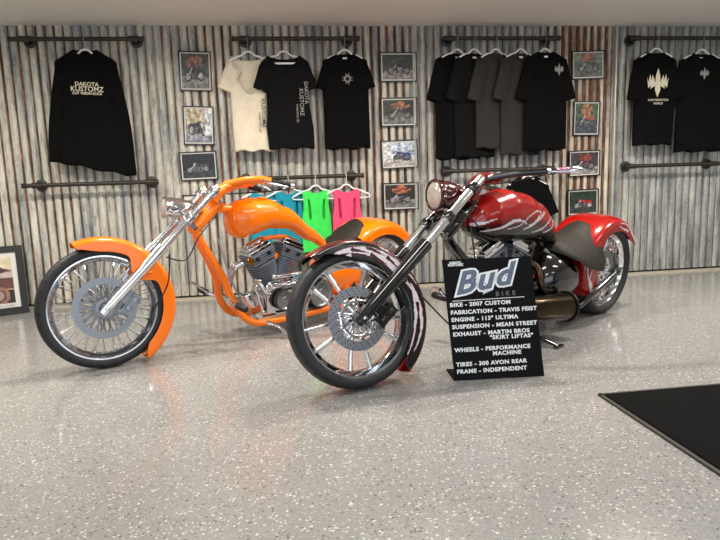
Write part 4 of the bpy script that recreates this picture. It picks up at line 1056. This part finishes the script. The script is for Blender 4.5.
RED = dict(name='chopper_motorcycle', kind='red', label='dark red and black chopper with silver flames and a five pair spoke front wheel', A=(0.325, 2.737), yaw=33.2, lean=5, wb=2.15, FR=0.325,
    paint=M['red'], frame=M['blackmetal'], fhw=0.058, frim=0.273, fspoke=125, rspoke=50, disc=0.15, dstyle='drilled', ftop=(0.795, 0, 0.935), tlow=0.70, ttop=0.925, tslide=0.505, rt=0.0245, rl=0.034, legm=M['blackmetal'], treem=M['blackmetal'],
    noff=0.085, calm=M['blackmetal'], fr_out=0.372, fend_hw=0.082, light=(0.58, 0.885, 0.078, 0.19), lightm=M['redlamp'], ltilt=-0.05, bar=[(0.84, 0.0, 0.94), (0.90, 0.06, 0.945), (1.00, 0.14, 0.945), (1.11, 0.20, 0.935), (1.19, 0.23, 0.928)], rbar=0.019, barm=M['blackmetal'], gripm=M['pink'],
    steer=-23, rf=0.0225, bb=(0.80, 0.72, 0.60, 0.51), dt=[(0.80, -0.04, 0.46), (0.84, -0.08, 0.28), (0.92, -0.12, 0.14), (1.06, -0.125, 0.105), (1.58, -0.12, 0.115)],
    tank=[(0.75, 0.735, 0.70, 0.015), (0.765, 0.765, 0.675, 0.05), (0.82, 0.82, 0.64, 0.09), (0.92, 0.87, 0.61, 0.125), (1.06, 0.895, 0.595, 0.14), (1.22, 0.87, 0.585, 0.135), (1.38, 0.81, 0.57, 0.115), (1.50, 0.725, 0.55, 0.085), (1.60, 0.60, 0.52, 0.05), (1.63, 0.56, 0.53, 0.015)],
    cap=(1.08, 0.878), capm=M['red'], seat=[(1.53, 0.515, 0.05, 0.01), (1.56, 0.525, 0.13, 0.04), (1.63, 0.54, 0.19, 0.09), (1.73, 0.555, 0.23, 0.16), (1.82, 0.57, 0.24, 0.20), (1.89, 0.60, 0.235, 0.22), (1.94, 0.622, 0.215, 0.21), (1.97, 0.63, 0.17, 0.15), (1.985, 0.63, 0.08, 0.05)],
    engm=M['castdark'], cylm=M['castdark'], headm=M['cast'], trimm=M['castdark'], oilm=M['blackmetal'], exm=M['bronze'], extip=True,
    exh=[([(0.93, -0.04, 0.47), (0.88, -0.12, 0.40), (0.92, -0.19, 0.28), (1.05, -0.19, 0.25), (1.20, -0.215, 0.23), (1.45, -0.235, 0.20)], (0.022, 0.086)), ([(1.22, -0.05, 0.48), (1.28, -0.12, 0.44), (1.26, -0.18, 0.34), (1.32, -0.17, 0.27), (1.40, -0.17, 0.24)], (0.022, 0.022))],
    peg=(0.86, 0.25), pegm=M['blackmetal'], kick=(1.18, 0.36), cables=[[(0.30, -0.12, 0.42), (0.50, -0.25, 0.22), (0.62, -0.20, 0.45), (0.66, -0.11, 0.72)], [(0.78, -0.06, 0.93), (0.92, -0.15, 0.95), (1.08, -0.25, 0.99)], [(0.60, -0.03, 0.84), (0.68, -0.10, 0.76), (0.80, -0.06, 0.70)]],
    oil=[(1.36, 0.30, 0.26, 0.05), (1.38, 0.42, 0.20, 0.14), (1.45, 0.50, 0.15, 0.175), (1.62, 0.50, 0.14, 0.185), (1.68, 0.46, 0.18, 0.18), (1.70, 0.40, 0.26, 0.10)],
    fl_front=([([(0.05, 0.060), (0.14, 0.052), (0.24, 0.052), (0.36, 0.054), (0.50, 0.058)], 0.001, 0.028), ([(0.48, 0.040), (0.56, 0.034), (0.66, 0.024)], 0.012, 0.001), ([(0.50, 0.062), (0.60, 0.066), (0.68, 0.060)], 0.014, 0.002),
               ([(0.20, 0.075), (0.13, 0.086), (0.09, 0.085)], 0.009, 0.001), ([(0.64, 0.050), (0.72, 0.056), (0.80, 0.058)], 0.003, 0.024), ([(0.80, 0.048), (0.90, 0.042), (1.04, 0.050)], 0.011, 0.001), ([(0.80, 0.070), (0.90, 0.078), (1.08, 0.072)], 0.010, 0.001)],
              [([(0.22, 0.050), (0.26, 0.056), (0.32, 0.060)], 0.011, 0.001), ([(0.31, 0.034), (0.36, 0.042), (0.42, 0.046)], 0.012, 0.001), ([(0.34, 0.066), (0.39, 0.074), (0.46, 0.078)], 0.011, 0.001), ([(0.44, 0.046), (0.48, 0.052), (0.54, 0.055)], 0.010, 0.001), ([(0.76, 0.056), (0.81, 0.058), (0.88, 0.060)], 0.010, 0.001)]),
    fl_tank=[([(0.765, 0.722), (0.82, 0.735), (0.88, 0.752)], 0.010, 0.001), ([(0.80, 0.685), (0.90, 0.700), (1.0, 0.735)], 0.002, 0.010), ([(1.0, 0.735), (1.08, 0.73), (1.12, 0.71)], 0.010, 0.002),
             ([(0.95, 0.69), (1.05, 0.705), (1.14, 0.75), (1.22, 0.775), (1.27, 0.765), (1.28, 0.745)], 0.002, 0.005), ([(1.10, 0.68), (1.18, 0.70), (1.25, 0.74)], 0.003, 0.011), ([(1.14, 0.70), (1.24, 0.72), (1.33, 0.76)], 0.002, 0.007),
             ([(1.25, 0.66), (1.34, 0.68), (1.42, 0.73), (1.44, 0.77)], 0.003, 0.008), ([(1.34, 0.64), (1.44, 0.66), (1.50, 0.70)], 0.003, 0.008), ([(1.20, 0.655), (1.30, 0.665), (1.38, 0.70)], 0.002, 0.006)],
    fl_rear=[([(0.20, 0.155), (0.30, 0.140), (0.42, 0.125), (0.52, 0.130)], 0.012, 0.002), ([(0.22, 0.165), (0.34, 0.175), (0.46, 0.160), (0.58, 0.165)], 0.012, 0.002), ([(0.18, 0.14), (0.24, 0.115), (0.34, 0.095), (0.44, 0.10)], 0.010, 0.002),
             ([(0.42, 0.195), (0.52, 0.20), (0.60, 0.185)], 0.008, 0.001), ([(1.10, 0.13), (1.20, 0.15), (1.28, 0.20), (1.36, 0.17)], 0.002, 0.014), ([(1.16, 0.19), (1.24, 0.17), (1.30, 0.19)], 0.002, 0.010)])
chopper(ORANGE)
chopper(RED)
# ------------------------------------------------------------------ groups of repeats
GROUPS = {'hanger': 'white hangers on the pipe rails', 't_shirt': 'tees hung on the pipe rails', 'tank_top': 'tank tops on the lower rail',
          'clothes_rail': 'black pipe rails on the corrugated wall', 'picture_frame': 'framed photos on the corrugated wall', 'chopper_motorcycle': 'custom choppers on the showroom floor'}
for o in COL.objects:
    k = o.name.split('.')[0]
    if o.parent is None and k in GROUPS: o['group'] = GROUPS[k]
